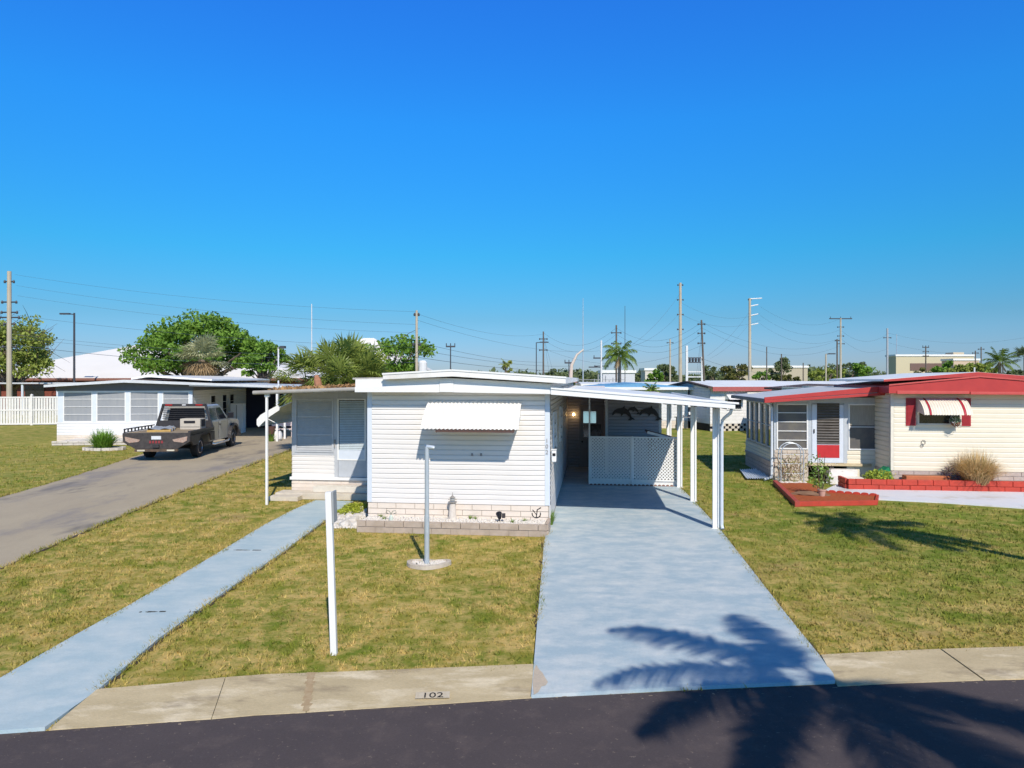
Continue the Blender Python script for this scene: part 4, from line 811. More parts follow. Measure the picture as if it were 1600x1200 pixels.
# star garland
for i, (px, py, s_) in enumerate(((1024, 688, .05), (1019, 694, .03), (1026, 695, .028), (1020, 699, .04), (1015.5, 707, .036), (1015, 717, .03))):
    x, z = F1.P(px, py, LY-.04); m = MB(); m.prism([(s_*(1 if k % 2 == 0 else .5)*math.cos(k*math.pi/4), s_*(1 if k % 2 == 0 else .5)*math.sin(k*math.pi/4)) for k in range(8)], 'y', -.008, .008)
    q = m.build('star_ornament', white_paint); q.location = (*F1.w(x, LY-.04), z); q.rotation_euler = (0, 0, R(-6.5)); tag(q, ('large', 'small left', 'small right', 'middle', 'lower', 'lowest')[i]+' white star ornament hanging on the lattice screen', 'ornament', 'white star ornaments on the lattice')
bn = root('storage_bin', 'storage bin with a sloping dark wood lid behind the lattice screen', 'storage bin', (*F1.w(LX1-.45, LY+.6), 0), -6.5)
b = MB(); b.box(-.35, .35, -.4, .4, .03, 1.42); b.build('body', wood_brown, bn); b = MB(); b.T = Matrix.Translation((0, 0, 1.5)) @ Matrix.Rotation(R(14), 4, 'Y'); b.box(-.42, .42, -.45, .45, -.02, .03); b.build('lid', wood_brown, bn, bevel=.006); b = MB(); b.T = Matrix.Translation((0, 0, 1.5)) @ Matrix.Rotation(R(14), 4, 'Y'); b.box(-.42, .42, -.47, -.452, -.03, .04); b.build('lid_edge', white_paint, bn)
# light house ornament
lx_, ly_ = F1.w(*F1.g(707, 811, .2)); lh = root('lighthouse_ornament', 'white lighthouse ornament standing in the gravel planter', 'garden ornament', (lx_, ly_, .19), -6.5)
MB().lathe([(.095, 0), (.09, .03), (.062, .34), (.06, .35)], n=16).build('tower', mat('weathered_cream', (.68, .62, .55), .8, (.55, .50, .44), 14), lh, smooth=True)
MB().lathe([(.07, .35), (.095, .37), (.095, .385), (.06, .387)], n=16).build('gallery', number_grey, lh)
MB().lathe([(.05, .387), (.05, .46), (.045, .465)], n=12).build('lantern', mat('lantern_glass', (.4, .42, .42), .2), lh); MB().lathe([(.065, .465), (.03, .50), (.006, .53), (.004, .58)], n=12).build('cap', number_grey, lh)
b = MB(); b.tube([(.088*math.cos(t), .088*math.sin(t), .43) for t in [i*math.pi/8 for i in range(17)]], .005, 5); b.build('railing', number_grey, lh)
def spot(px, py, lab, s=1.):
    x, y = F1.w(*F1.g(px, py, .2)); r = root('garden_spotlight', lab, 'garden light', (x, y, .19), 20)
    b = MB(); b.tube([(0, 0, 0), (0, 0, .10*s)], .014*s, 8); b.build('stake', black_plastic, r)
    b = MB(); b.T = Matrix.Translation((0, 0, .15*s)) @ Matrix.Rotation(R(-60), 4, 'X') @ Matrix.Rotation(R(10), 4, 'Y'); b.lathe([(.035*s, -.08*s), (.05*s, -.02*s), (.062*s, .05*s), (.066*s, .06*s)], n=12); b.build('head', black_plastic, r, smooth=True)
    b = MB(); b.box(.05*s, .12*s, -.05*s, -.03*s, .10*s, .20*s); b.build('solar_panel', louvre_dark, r)
spot(780, 816, 'black spotlight on a stake in the middle of the gravel planter', 1.0)
x, y = F1.w(*F1.g(838, 812, .2)); an = root('anchor_ornament', 'small black curled metal ornament at the right end of the gravel planter', 'garden ornament', (x, y, .19), -6.5)
b = MB(); b.tube([(.09*math.cos(t), 0, .14+.09*math.sin(t)) for t in [R(170)+i*R(200)/10 for i in range(11)]], .014, 7); b.tube([(0, 0, .05), (.02, 0, .22), (.10, 0, .27)], .014, 7); b.tube([(0, 0, .12), (-.08, 0, .22)], .012, 7); b.build('frame', black_plastic, an, smooth=True)
x, y = F1.w(*F1.g(846, 805, .2)); wo = root('wire_hoop', 'teal green bent wire hoop at the right corner of the gravel planter', 'wire hoop', (x, y, .19), -6.5)
b = MB(); b.tube([(-.10, 0, 0), (-.11, 0, .22), (-.05, 0, .34), (.03, 0, .34), (.06, 0, .24), (.04, 0, .0)], .009, 6); b.tube([(.05, 0, .24), (.16, 0, .26), (.2, 0, .2)], .009, 6); b.build('wire', mat('teal_wire', (.25, .45, .40), .5), wo, smooth=True)
x, y = F1.w(*F1.g(611, 814, .2)); fo_ = root('scroll_ornament', 'small pale metal scroll ornament in the left part of the gravel planter', 'garden ornament', (x, y, .19), -6.5)
b = MB()
for s_ in (-1, 1): b.tube([(0, 0, .0), (0, 0, .16), (s_*.04, 0, .22), (s_*.10, 0, .23), (s_*.11, 0, .18), (s_*.06, 0, .17)], .010, 6)
b.build('scroll', mat('aged_metal', (.32, .32, .26), .6), fo_, smooth=True); MB().lathe([(.03, 0), (.05, .05), (.035, .12), (.01, .14)], n=10).build('figure', mat('pale_mint', (.62, .70, .62), .7), fo_, smooth=True)
for i, (px, py) in enumerate(((735, 811), (742, 812), (820, 815), (800, 817), (594, 808), (600, 812))):
    x, y = F1.w(*F1.g(px, py, .2)); r = root('weed', ('tiny weed just right of the lighthouse', 'second tiny weed right of the lighthouse', 'tiny weed right of the black spotlight', 'tiny weed between the two right ornaments', 'tiny weed left of the scroll ornament', 'tiny weed touching the scroll ornament')[i]+' in the gravel planter', 'weed', (x, y, .2), 0, 'weeds in the gravel planter'); blades('leaves', r, shrub_leaf, 30, .10, .09, .014, 50+i, .6, .03)
x, y = G(860, 822); tu = root('grass_tuft', 'green grass tuft growing at the corner between the block planter and the driveway', 'grass tuft', (x-.02, y, 0)); blades('leaves', tu, shrub_leaf, 160, .40, .18, .02, 77, .5, .07)
for i, (px, py) in enumerate(((545, 803), (556, 795))):
    x, y = G(px, py); r = root('succulent_clump', ('nearer', 'farther')[i]+' yellow green ground cover clump beside the end of the blue path', 'ground cover', (x, y, 0), 0, 'green clumps beside the blue path'); leafball('foliage', r, mat('succulent_green', (.34, .38, .04), .6, (.22, .28, .03), 12, leaf=True) if 'succulent_green' not in MATS else MATS['succulent_green'], 700, .34, .03, (0, 0, .04), 60+i, .28)
x, y = G(578, 808); r = rock('flower_pot', (x-.02, y+.25, .12), (.10, .10, .13), black_plastic, 9); tag(r, 'small dark rock at the left front corner of the white mobile home', 'pot')  # dark rock standing in for the dark shape at this corner, not a pot
# grey pipe post in its stone ring
x, y = G(667, 884); pp = root('pipe_post', 'grey metal pipe post with a short side arm standing in the stone ring', 'post', (x, y, 0), 0)
b = MB(); b.tube([(0, 0, 0), (-.0, 0, .86)], .044, 12); b.tube([(0, 0, .86), (0, 0, 2.03)], .037, 12); b.build('pipe', steel, pp, smooth=True)
b = MB(); b.tube([(0, 0, 2.0), (.0, 0, 2.04), (.13, 0, 2.02)], .038, 10); b.build('arm', steel, pp, smooth=True)
sr = root('stone_ring', 'low heart shaped concrete ring around the grey pipe post on the lawn', 'garden ring', (x, y, 0), 0)
ring = [(-.36, .10), (-.30, .20), (-.12, .235), (.05, .20), (.14, .17), (.26, .22), (.38, .20), (.41, .08), (.34, -.06), (.20, -.20), (.02, -.28), (-.16, -.22), (-.30, -.10)]
ctr = (0.02, 0); seg = 4; rp = []
for i in range(len(ring)):
    p0, p1, p2, p3 = ring[i-1], ring[i], ring[(i+1) % len(ring)], ring[(i+2) % len(ring)]
    for k in range(seg):
        t = k/seg; rp.append(tuple(.5*((2*p1[j])+(-p0[j]+p2[j])*t+(2*p0[j]-5*p1[j]+4*p2[j]-p3[j])*t*t+(-p0[j]+3*p1[j]-3*p2[j]+p3[j])*t**3) for j in (0, 1)))
m = MB(); n = len(rp); sc_ = .80; inn = [(ctr[0]+(a-ctr[0])*sc_, ctr[1]+(c-ctr[1])*sc_) for a, c in rp]; hz = [.07 for i in range(n)]
m.add([(a, c, 0) for a, c in rp]+[(a*.985, c*.985, .06) for a, c in rp]+[(a, c, .068) for a, c in inn]+[(a, c, .0) for a, c in inn], [(j*n+i, j*n+(i+1) % n, (j+1)*n+(i+1) % n, (j+1)*n+i) for j in range(3) for i in range(n)])
m.build('kerb_ring', mat('ring_concrete', (.60, .53, .44), .9, (.46, .40, .33), 12, .3, bump=.5, bscale=60), sr)
pebbles('gravel', lambda r: (lambda q, s: (ctr[0]+(q[0]-ctr[0])*s, ctr[1]+(q[1]-ctr[1])*s))(inn[r.integers(n)], math.sqrt(r.random())*.98), 700, .03, .022, MATS['white_pebble'], 4, parent=sr)['kind'] = 'stuff'
blades('weeds', sr, shrub_leaf, 90, .07, .10, .014, 5, .6, .16)
# white sign post
x, y = G(522, 1022); sp = root('sign_post', 'white square post leaning slightly in the front lawn near the kerb', 'sign post', (x, y, 0), 0)
sp.rotation_euler = (R(-.3), R(-2.0), 0)
b = MB(); b.box(-.036, .036, -.036, .036, -.02, 1.885); b.build('post', white_paint, sp, bevel=.005)
b = MB(); b.box(.040, .062, -.04, .12, 1.53, 1.89); b.build('bracket', mat('grey_bracket', (.38, .40, .40), .5), sp, bevel=.004)
# ================================================================== GREY AND WHITE HOME (left)
F3 = Fr(-23.2, 35.9, -5); Q3 = lambda px, py, c=0: F3.P(px, py, c)
h3 = root('mobile_home', 'white mobile home with a wide screened front room and carport behind the parked pickup truck', 'mobile home', (-23.2, 35.9, 0), 5)
RX = Q3(301, 650)[0]; zs0 = Q3(120, 660)[1]; zs1 = Q3(120, 612)[1]; w3 = mat('left_home_white', (.78, .78, .78), .5, (.72, .72, .73), 2)
b = MB(); b.box(.02, RX-.02, .06, .1, .1, zs0); b.siding(0, RX, .33, zs0-.03, 0, e=.14, d=.02); b.box(0, RX, -.03, .05, zs0-.04, zs0+.02); b.box(0, RX, -.02, .1, zs1, 2.80); b.box(.02, .06, 0.05, 12, .1, 2.6); b.T = TR(RX); b.siding(.1, 12, .3, 2.7, 0, e=.14, d=.02); b.box(.06, 12, .01, .06, .1, 2.7)
b.build('wall', w3, h3)
b = MB(); b.bricks(0, RX, 0, 0, 3, .11, .4, seed=21, d=.02); b.box(0, RX, -.005, .03, 0, .33); b.T = TR(RX); b.bricks(0, 12, 0, 0, 3, .11, .4, seed=22); b.build('skirt', block, h3)
edges = [91, 99, 144.5, 151, 196.5, 203, 248, 254, 296, 301]; sc3 = mat('blue_grey_screen', (.26, .28, .31), .7, (.33, .34, .35), 2.5, .3, stretch=(3, 1, .4))
for i in range(0, 10, 2):
    a, c = Q3(edges[i], 640)[0], Q3(edges[i+1], 640)[0]; MB().box(a, c, -.03, .06, zs0+.02, zs1).build('porch_post', trim, h3, bevel=.006)
for i in range(1, 9, 2):
    a, c = Q3(edges[i], 640)[0], Q3(edges[i+1], 640)[0]; screen_window(h3, I4, a, c, zs0+.02, zs1, .02, 3, .045, white_paint, sc3)
pk = Q3(196, 590, -.4)[0]; zr = 2.80
b = MB(); b.prism([(-.05, 2.57+.02), (RX+.05, 2.60), (RX+.05, 2.84), (pk, 3.02), (-.05, 2.80)], 'y', -.05, 12); b.build('gable', mat('slate_gable', (.13, .145, .18), .6), h3)
b = MB(); b.prism([(-.30, 2.80), (pk, 3.03), (RX+.7, 2.86), (RX+.7, 2.94), (pk, 3.15), (-.30, 2.89)], 'y', -.55, 12.3); r3 = b.build('roof', roof_white, h3, bevel=.01)
b = MB(); b.prism([(-.32, 2.78), (pk, 3.015), (RX+4.9, 2.72), (RX+4.9, 2.84), (pk, 3.155), (-.32, 2.90)], 'y', -.60, -.551); b.build('fascia', mat('left_fascia', (.66, .69, .72), .45), h3)
ux = Q3(205, 588, .6)[0]; u2 = Q3(331, 592, .6)[0]; b = MB(); b.prism([(ux, 3.16), (ux+.8, 3.30), (u2, 3.10), (u2, 3.18), (ux+.8, 3.40), (ux, 3.24)], 'y', .6, 12.5); b.build('upper_roof', roof_white, h3)
# carport to the right of the home
b = MB(); b.prism([(RX+.02, 2.84), (RX+4.9, 2.70), (RX+4.9, 2.78), (RX+.02, 2.95)], 'y', -.55, 9.5); b.build('carport_roof', mat('carport_sheet', (.66, .68, .70), .5, (.5, .52, .55), 1.), h3)
for (px, py, top) in ((433, 690, 0), (445, 686, 0)):
    x, y = F3.g(px, py); b = MB(); b.box(x-.05, x+.05, y-.05, y+.05, 0, 2.74); b.build('carport_post', white_paint, h3, bevel=.005)
x, y = F3.g(365, 672)
b = MB(); b.box(RX+.0, RX+4.9, 9.5, 9.6, 0, 2.7); b.build('carport_back_wall', mat('navy_shade_cloth', (.035, .035, .06), .9), h3)
for yy in (2.6, 4.6, 6.0): screen_window(h3, TR(RX), yy, yy+.9, 1.0, 2.3, -.02, 2, .05, white_paint, glassm)
# white utility box / brick under the carport edge
ub = root('storage_cabinet', 'tall white cabinet standing under the carport of the left mobile home', 'cabinet', (*F3.w(*F3.g(372, 676)), 0), 5)
MB().box(-.36, .36, -.3, .3, 0, 1.75).build('body', w3, ub, bevel=.02); MB().box(-.02, .02, -.32, -.30, .1, 1.65).build('door_seam', number_grey, ub)
bt = root('trash_bin', 'dark barrel shaped bin deep in the left carport', 'bin', (*F3.w(*F3.g(412, 668)), 0), 5); MB().lathe([(.32, 0), (.38, .5), (.36, .9), (.30, .98)], n=16).build('body', black_plastic, bt, smooth=True)
for i, (px, py, c_, lab) in enumerate(((424, 690, 'dark', 'potted leafy plant in a dark pot at the edge of the left carport'), )):
    r = root('potted_plant', lab, 'potted plant', (*G(px, py), 0)); MB().lathe([(.14, 0), (.20, .38), (.22, .40)], n=14).build('pot', mat('brown_pot', (.12, .06, .05), .6), r, smooth=True); blades('leaves', r, shrub_leaf, 60, .75, .35, .05, 30, .5, .1); r.children[-1].location.z = .38
r = root('white_urn', 'white planter urn beside the potted plant under the left carport', 'urn', (*G(431.5, 689), 0)); MB().lathe([(.20, 0), (.30, .12), (.31, .35), (.24, .5), (.18, .52)], n=14).build('urn', white_paint, r, smooth=True)
r = root('garden_bench', 'small pale pink bench behind the posts of the left carport', 'bench', (*G(441, 683), 0), 5)
MB().box(-.6, .6, -.2, .2, .42, .47).build('seat', mat('pale_bench', (.70, .58, .55), .6), r); MB().box(-.6, .6, .16, .2, .6, .85).build('backrest', MATS['pale_bench'], r)
for s_ in (-.55, .55): MB().box(s_-.03, s_+.03, -.18, .2, 0, .6).build('leg', MATS['pale_bench'], r)
# stone edging, bush
r = root('edging_wall', 'low white painted stone edging along the front of the left mobile home', 'edging', (-23.2, 35.9, 0), 5); e0, ye = F3.g(82, 696); e1, _ = F3.g(200, 696)
b = MB(); b.bricks(e0, 5.4, ye, 0, 2, .11, .5, seed=31, d=.08, jig=.03); b.build('block_wall', mat('white_stone', (.66, .62, .56), .9, (.52, .47, .42), 4, .3, bump=.5, bscale=20), r, bevel=.02)
MB().box(e0+.05, 5.4, ye+.03, -.03, 0, .17).build('gravel_fill', gravel_m, r)
x, y = G(163, 703); r = root('ring_edging', 'white painted curved stone edging around the spiky bush', 'edging', (x, y, 0)); b = MB()
for i in range(16):
    t = 2*math.pi*i/16; b.T = Matrix.Translation((.85*math.cos(t), .5*math.sin(t), 0)) @ Matrix.Rotation(t+R(90), 4, 'Z'); b.box(-.15, .15, -.06, .06, 0, .13)
b.T = None; b.build('stone', MATS['white_stone'], r, bevel=.015)
r = root('spiky_bush', 'bright green spiky bush in a white stone ring before the left mobile home', 'bush', (x-.1, y+.05, 0)); blades('leaves', r, mat('bush_green', (.19, .34, .045), .5, (.10, .20, .03), 5, leaf=True), 620, 1.0, .72, .05, 12, .7, .3)
# vinyl fence
fa_, fb_ = G(-260, 667.5), G(93, 664); fe = root('vinyl_fence', 'white vinyl panel fence at the far left edge of the lawn', 'fence', (*fb_, 0), math.degrees(math.atan2(fa_[1]-fb_[1], fa_[0]-fb_[0])))
Lf = math.dist(fa_, fb_); pitch = 3.0; zt_ = 2.0
for i in range(int(Lf/pitch)+1):
    s0 = 1.75+i*pitch-3.0
    if s0 >= 0: b = MB(); b.box(s0-.07, s0+.07, -.07, .07, 0, zt_+.08); b.add([(s0-.09, -.09, zt_+.08), (s0+.09, -.09, zt_+.08), (s0+.09, .09, zt_+.08), (s0-.09, .09, zt_+.08), (s0, 0, zt_+.17)], [(0, 1, 4), (1, 2, 4), (2, 3, 4), (3, 0, 4), (3, 2, 1, 0)]); b.build('post', fence_white, fe)
    b = MB(); a0 = max(0, s0+.08); a1 = s0+pitch-.08; x = a0
    while x < a1-.02: e_ = min(x+.165, a1); b.box(x, e_-.03, .005, .03, .05, 1.02); b.box(x, e_-.03, .005, .03, 1.08, 1.90); x += .175
    b.build('panel', fence_white, fe)
    for z in (.05, 1.0, 1.88): b = MB(); b.box(a0, a1, -.005, .05, z, z+.10); b.build('rail', fence_white, fe)

# ================================================================== FLATBED PICKUP
tr = root('pickup_truck', 'silver grey crew cab pickup truck with a black steel flatbed parked on the left driveway', 'pickup truck', (-13.82, 28.75, 0), 4.5)
def wheel(x, y, s, dual=False):
    w_ = MB(); M = Matrix.Translation((x, y, .42)) @ Matrix.Rotation(R(90)*s, 4, 'Y'); w_.T = M; wd = .26
    w_.lathe([(.25, -wd), (.38, -wd), (.415, -wd+.03), (.42, -.03), (.415, -.01), (.38, 0), (.25, 0)], n=32); o = w_.build('wheel', rubber, tr, smooth=True)
    r_ = MB(); r_.T = M; r_.lathe([(.25, -.20), (.25, .005), (.235, .008), (.21, -.05), (.08, -.07), (.08, -.02), (.02, -.02)], n=24); r_.build('rim', chrome, o, smooth=True)
    h_ = MB(); 
    for k in range(8):
        h_.T = M @ Matrix.Rotation(k*math.pi/4, 4, 'Z'); h_.box(.06, .23, -.025, .025, -.06, -.02)
    h_.build('spokes', chrome, o)
for y in (0, 4.45):
    for s in (1, -1): wheel(s*(1.05 if y == 0 else 1.0), y, s)
# chassis
b = MB(); b.box(-.42, .42, -1.2, 5.2, .48, .68); b.tube([(-.9, 0, .42), (.9, 0, .42)], .07, 8); b.tube([(-.9, 4.45, .42), (.9, 4.45, .42)], .06, 8); b.box(-.7, .7, 1.4, 2.6, .35, .6); b.build('chassis', black_steel, tr)
# cab: lower body by side profile, narrowed greenhouse
HW = .98
prof = [(1.32, .62), (1.32, 1.28), (1.36, 1.34), (3.86, 1.36), (4.1, 1.36), (5.25, 1.28), (5.42, 1.18), (5.46, .62), (5.35, .5), (4.98, .5), (4.94, .78), (4.72, .96), (4.45, 1.0), (4.18, .96), (3.96, .78), (3.90, .5), (1.36, .5)]
b = MB(); n = len(prof); rings = []
for x, dz in ((-HW, 0), (-HW+.05, .0), (HW-.05, .0), (HW, 0)):
    cy = 3.3; k = .985 if abs(x) == HW else 1
    rings.append([(x, cy+(y-cy)*k, .93+(z-.93)*k) for y, z in prof])
for A_, B_ in zip(rings[:-1], rings[1:]): b.loft(A_, B_)
bo = b.build('body', truck_paint, tr, bevel=.02)
b = MB(); A_ = [(-.95, 1.38, 1.33), (.95, 1.38, 1.33), (.95, 3.95, 1.35), (-.95, 3.95, 1.35)]; B_ = [(-.80, 1.52, 2.02), (.80, 1.52, 2.02), (.80, 3.12, 2.02), (-.80, 3.12, 2.02)]; b.loft(A_, B_)
b.loft([(-.80, 1.52, 2.021), (.80, 1.52, 2.021), (.80, 3.12, 2.021), (-.80, 3.12, 2.021)], [(-.72, 1.62, 2.07), (.72, 1.62, 2.07), (.72, 3.0, 2.07), (-.72, 3.0, 2.07)])
b.build('cab', truck_paint, tr, bevel=.015)
tg = mat('tinted_glass', (.008, .010, .016), .12, spec=.4)
def onside(s, y, t):                                  # point on the sloping cab side; t 0..1 from sill to roof
    x = (.95+(.80-.95)*t)*s; return (x+s*.006, y, 1.33+t*.69)
for s in (1, -1):
    for y0, y1, y2, y3 in ((1.62, 2.40, 2.38, 1.70), (2.50, 3.62, 3.06, 2.50)):
        b = MB(); q = [onside(s, y0, .12), onside(s, y1, .12), onside(s, y2, .86), onside(s, y3, .86)]; b.loft(q, [(p_[0]+s*.012, p_[1], p_[2]) for p_ in q]); b.build('side_window', tg, tr)
    b = MB()
    for y in (1.48, 2.45, 3.72): b.box(s*HW-.004 if s > 0 else -HW-.006, s*HW+.006 if s > 0 else -HW+.004, y, y+.015, .58, 1.32)
    b.build('door_gap', black_plastic, tr); b = MB()
    for y in (1.56, 2.56): b.box(min(s*.985, s*1.02), max(s*.985, s*1.02), y, y+.16, 1.16, 1.20)
    b.build('door_handle', black_plastic, tr)
    b = MB(); b.box(min(s*1.0, s*1.26), max(s*1.0, s*1.26), 3.62, 3.70, 1.40, 1.66); b.tube([(s*.95, 3.68, 1.38), (s*1.1, 3.66, 1.48)], .025, 6); b.build('wing_mirror', black_plastic, tr, bevel=.02)
    # black wheel-arch flare
    b = MB(); a_ = [(4.45+.56*math.cos(t), .46+.56*math.sin(t)) for t in [math.pi*k/12 for k in range(13)]]; c_ = [(4.45+.70*math.cos(t), .46+.68*math.sin(t)) for t in [math.pi*k/12 for k in range(13)]]
    b.prism(a_+c_[::-1], 'x', min(s*.96, s*1.10), max(s*.96, s*1.10)); b.build('fender_flare', black_steel, tr, bevel=.01)
    b = MB(); b.tube([(s*1.0, 1.5, .42), (s*1.03, 1.7, .38), (s*1.03, 3.6, .38), (s*1.0, 3.8, .42)], .05, 8); b.build('side_step', chrome, tr, smooth=True)
    b = MB(); b.box(min(s*.62, s*.90), max(s*.62, s*.90), 5.44, 5.49, .84, 1.12); b.build('headlight', mat('headlamp', (.6, .62, .65), .15) if 'headlamp' not in MATS else MATS['headlamp'], tr)
b = MB(); q = [(-.74, 3.88, 1.40), (.74, 3.88, 1.40), (.68, 3.20, 1.96), (-.68, 3.20, 1.96)]; b.loft(q, [(x, y+.02, z+.012) for x, y, z in q]); b.build('windscreen', tg, tr)
b = MB(); q = [(-.78, 1.40, 1.42), (.78, 1.40, 1.42), (.70, 1.485, 1.93), (-.70, 1.485, 1.93)]; b.loft(q, [(x, y-.012, z) for x, y, z in q]); b.build('rear_window', mat('rear_dark_glass', (.006, .007, .010), .45, spec=.15), tr)
b = MB(); b.box(-1.0, 1.0, 5.44, 5.62, .5, .74); b.build('front_bumper', black_steel, tr, bevel=.02)
# flatbed
BW = 1.22; zb0 = 1.02
b = MB(); b.box(-BW, BW, -1.55, 1.18, zb0, zb0+.09); b.build('flatbed', bed_steel, tr, bevel=.008)
b = MB(); b.box(-BW+.1, BW-.1, -1.45, 1.1, zb0+.091, zb0+.105); b.build('bed_deck', mat('tan_deck', (.34, .27, .18), .85, (.22, .17, .11), 3, .3), tr)
b = MB()
for s in (-1, 1):
    x0, x1 = (s*BW-.03, s*BW+.03)
    b.prism([(-1.55, zb0-.02), (-1.55, zb0-.22), (-1.25, zb0-.42), (-.72, zb0-.42), (-.55, zb0-.16), (-.2, zb0+.0), (.35, zb0-.0), (.62, zb0-.12), (.75, zb0-.4), (1.15, zb0-.4), (1.15, zb0-.02)], 'x', x0, x1)
b.build('side_skirt', bed_steel, tr, bevel=.006)
b = MB(); poly = [(-BW-.04, zb0+.10), (-BW-.02, zb0-.25), (-.78, zb0-.52), (.78, zb0-.52), (BW+.02, zb0-.25), (BW+.04, zb0+.10)]
b.prism(poly, 'y', -1.66, -1.555); b.build('tail_plate', mat('scratched_black_steel', (.025, .022, .024), .5, (.085, .075, .07), 9, .1), tr, bevel=.012)
b = MB(); b.box(-.80, .80, -1.70, -1.60, zb0-.62, zb0-.525); b.build('rear_bumper', mat('rusty_bumper', (.16, .10, .06), .7, (.05, .045, .04), 8, .2), tr, bevel=.01)
for s in (-.55, .55): MB().box(s-.14, s+.14, -1.715, -1.702, zb0-.60, zb0-.54).build('reflector', mat('pale_reflector', (.62, .58, .46), .4) if 'pale_reflector' not in MATS else MATS['pale_reflector'], tr)
for s in (-1, 1):
    b = MB(); b.prism([(s*.60, zb0-.16), (s*1.16, zb0-.04), (s*1.14, zb0-.20), (s*1.0, zb0-.28), (s*.66, zb0-.24)], 'y', -1.675, -1.662); b.build('tail_light', MATS.get('tail_lamp_glass') or mat('tail_lamp_glass', (.36, .20, .15), .3, (.45, .38, .32), 20), tr)
MB().box(-.18, .18, -1.675, -1.662, zb0-.15, zb0-.02).build('number_plate', mat('plate_white', (.72, .74, .78), .5), tr)
b = MB()
for k in range(5): b.box(-.26+k*.11, -.19+k*.11, -1.672, -1.661, zb0-.30, zb0-.20)
b.build('tail_emblem', mat('dull_red_emblem', (.28, .04, .045), .6), tr)
b = MB(); b.box(-.12, .12, -1.74, -1.66, zb0-.46, zb0-.36); b.build('hitch', black_steel, tr)
# left side rail with stake slots
b = MB(); b.box(-BW-.02, -BW+.03, -1.6, 1.1, zb0+.10, zb0+.13); b.box(-BW-.02, -BW+.03, -1.6, 1.1, zb0+.22, zb0+.26)
y = -1.6
while y < 1.1: b.box(-BW-.015, -BW+.025, y, y+.05, zb0+.13, zb0+.22); y += .30
b.build('side_rail', black_steel, tr)
b = MB(); b.box(BW-.06, BW+.03, -1.6, 1.1, zb0+.09, zb0+.16); b.build('side_rail', black_steel, tr)
# headache rack
b = MB(); yr = 1.16; z1 = 2.12
for s in (-1, 1):
    b.prism([(s*1.20, zb0+.09), (s*1.10, zb0+.09), (s*.82, z1), (s*.90, z1)], 'y', yr-.05, yr+.05)
b.box(-.90, .90, yr-.05, yr+.05, z1-.08, z1+.02); b.box(-1.08, 1.08, yr-.04, yr+.04, zb0+.09, zb0+.42)
for k in range(7): zz = zb0+.50+k*.085; hw = 1.0-(zz-zb0)*.15; b.box(-hw, hw, yr-.012, yr+.012, zz, zz+.022)
b.build('headache_rack', black_steel, tr)
for s in (-.62, .62): MB().box(s-.14, s+.14, yr-.075, yr-.052, z1-.05, z1+.0).build('rack_lamp', red_lamp, tr)
MB().box(-.08, .08, yr-.075, yr-.052, z1-.045, z1-.005).build('rack_lamp', pole_white, tr)
# things on the bed
bx = root('tool_box', 'beige box with a dark slot standing on the right front of the flatbed', 'tool box', (-13.82+.62*math.cos(R(4.5))-.35*math.sin(R(4.5)), 28.75+.62*math.sin(R(4.5))+.35, 1.125), 4.5)
MB().box(-.38, .42, -.32, .32, 0, .44).build('body', beige_plastic, bx, bevel=.012); MB().box(-.22, .22, -.335, -.321, .26, .36).build('slot', dark, bx); MB().box(-.36, .40, -.328, -.321, .10, .115).build('seam', dark, bx); MB().box(.421, .44, -.2, .2, .12, .4).build('side_vent', dark, bx)
bd = root('board_stack', 'grey tarp covered boards with a yellow end lying on the flatbed', 'boards', (-13.82-.30-.1*math.sin(R(4.5)), 28.75-.35, 1.13), 20)
MB().box(-.42, .42, -.95, .9, 0, .07).build('board', mat('yellow_wood', (.58, .38, .12), .8, (.40, .26, .10), 6), bd); b = MB(); rnd = random.Random(2)
nx, ny = 10, 18; vs = [(-.46+.92*i/nx, -.8+1.75*j/ny, .09+.05*math.sin(i*1.1+j*.7)*(.5+.5*rnd.random())+(.0 if 0 < i < nx else -.06)) for j in range(ny+1) for i in range(nx+1)]
b.add(vs, [(j*(nx+1)+i, j*(nx+1)+i+1, (j+1)*(nx+1)+i+1, (j+1)*(nx+1)+i) for j in range(ny) for i in range(nx)]); b.build('tarp', mat('grey_tarp', (.34, .37, .40), .6, (.25, .27, .3), 8), bd, smooth=True)
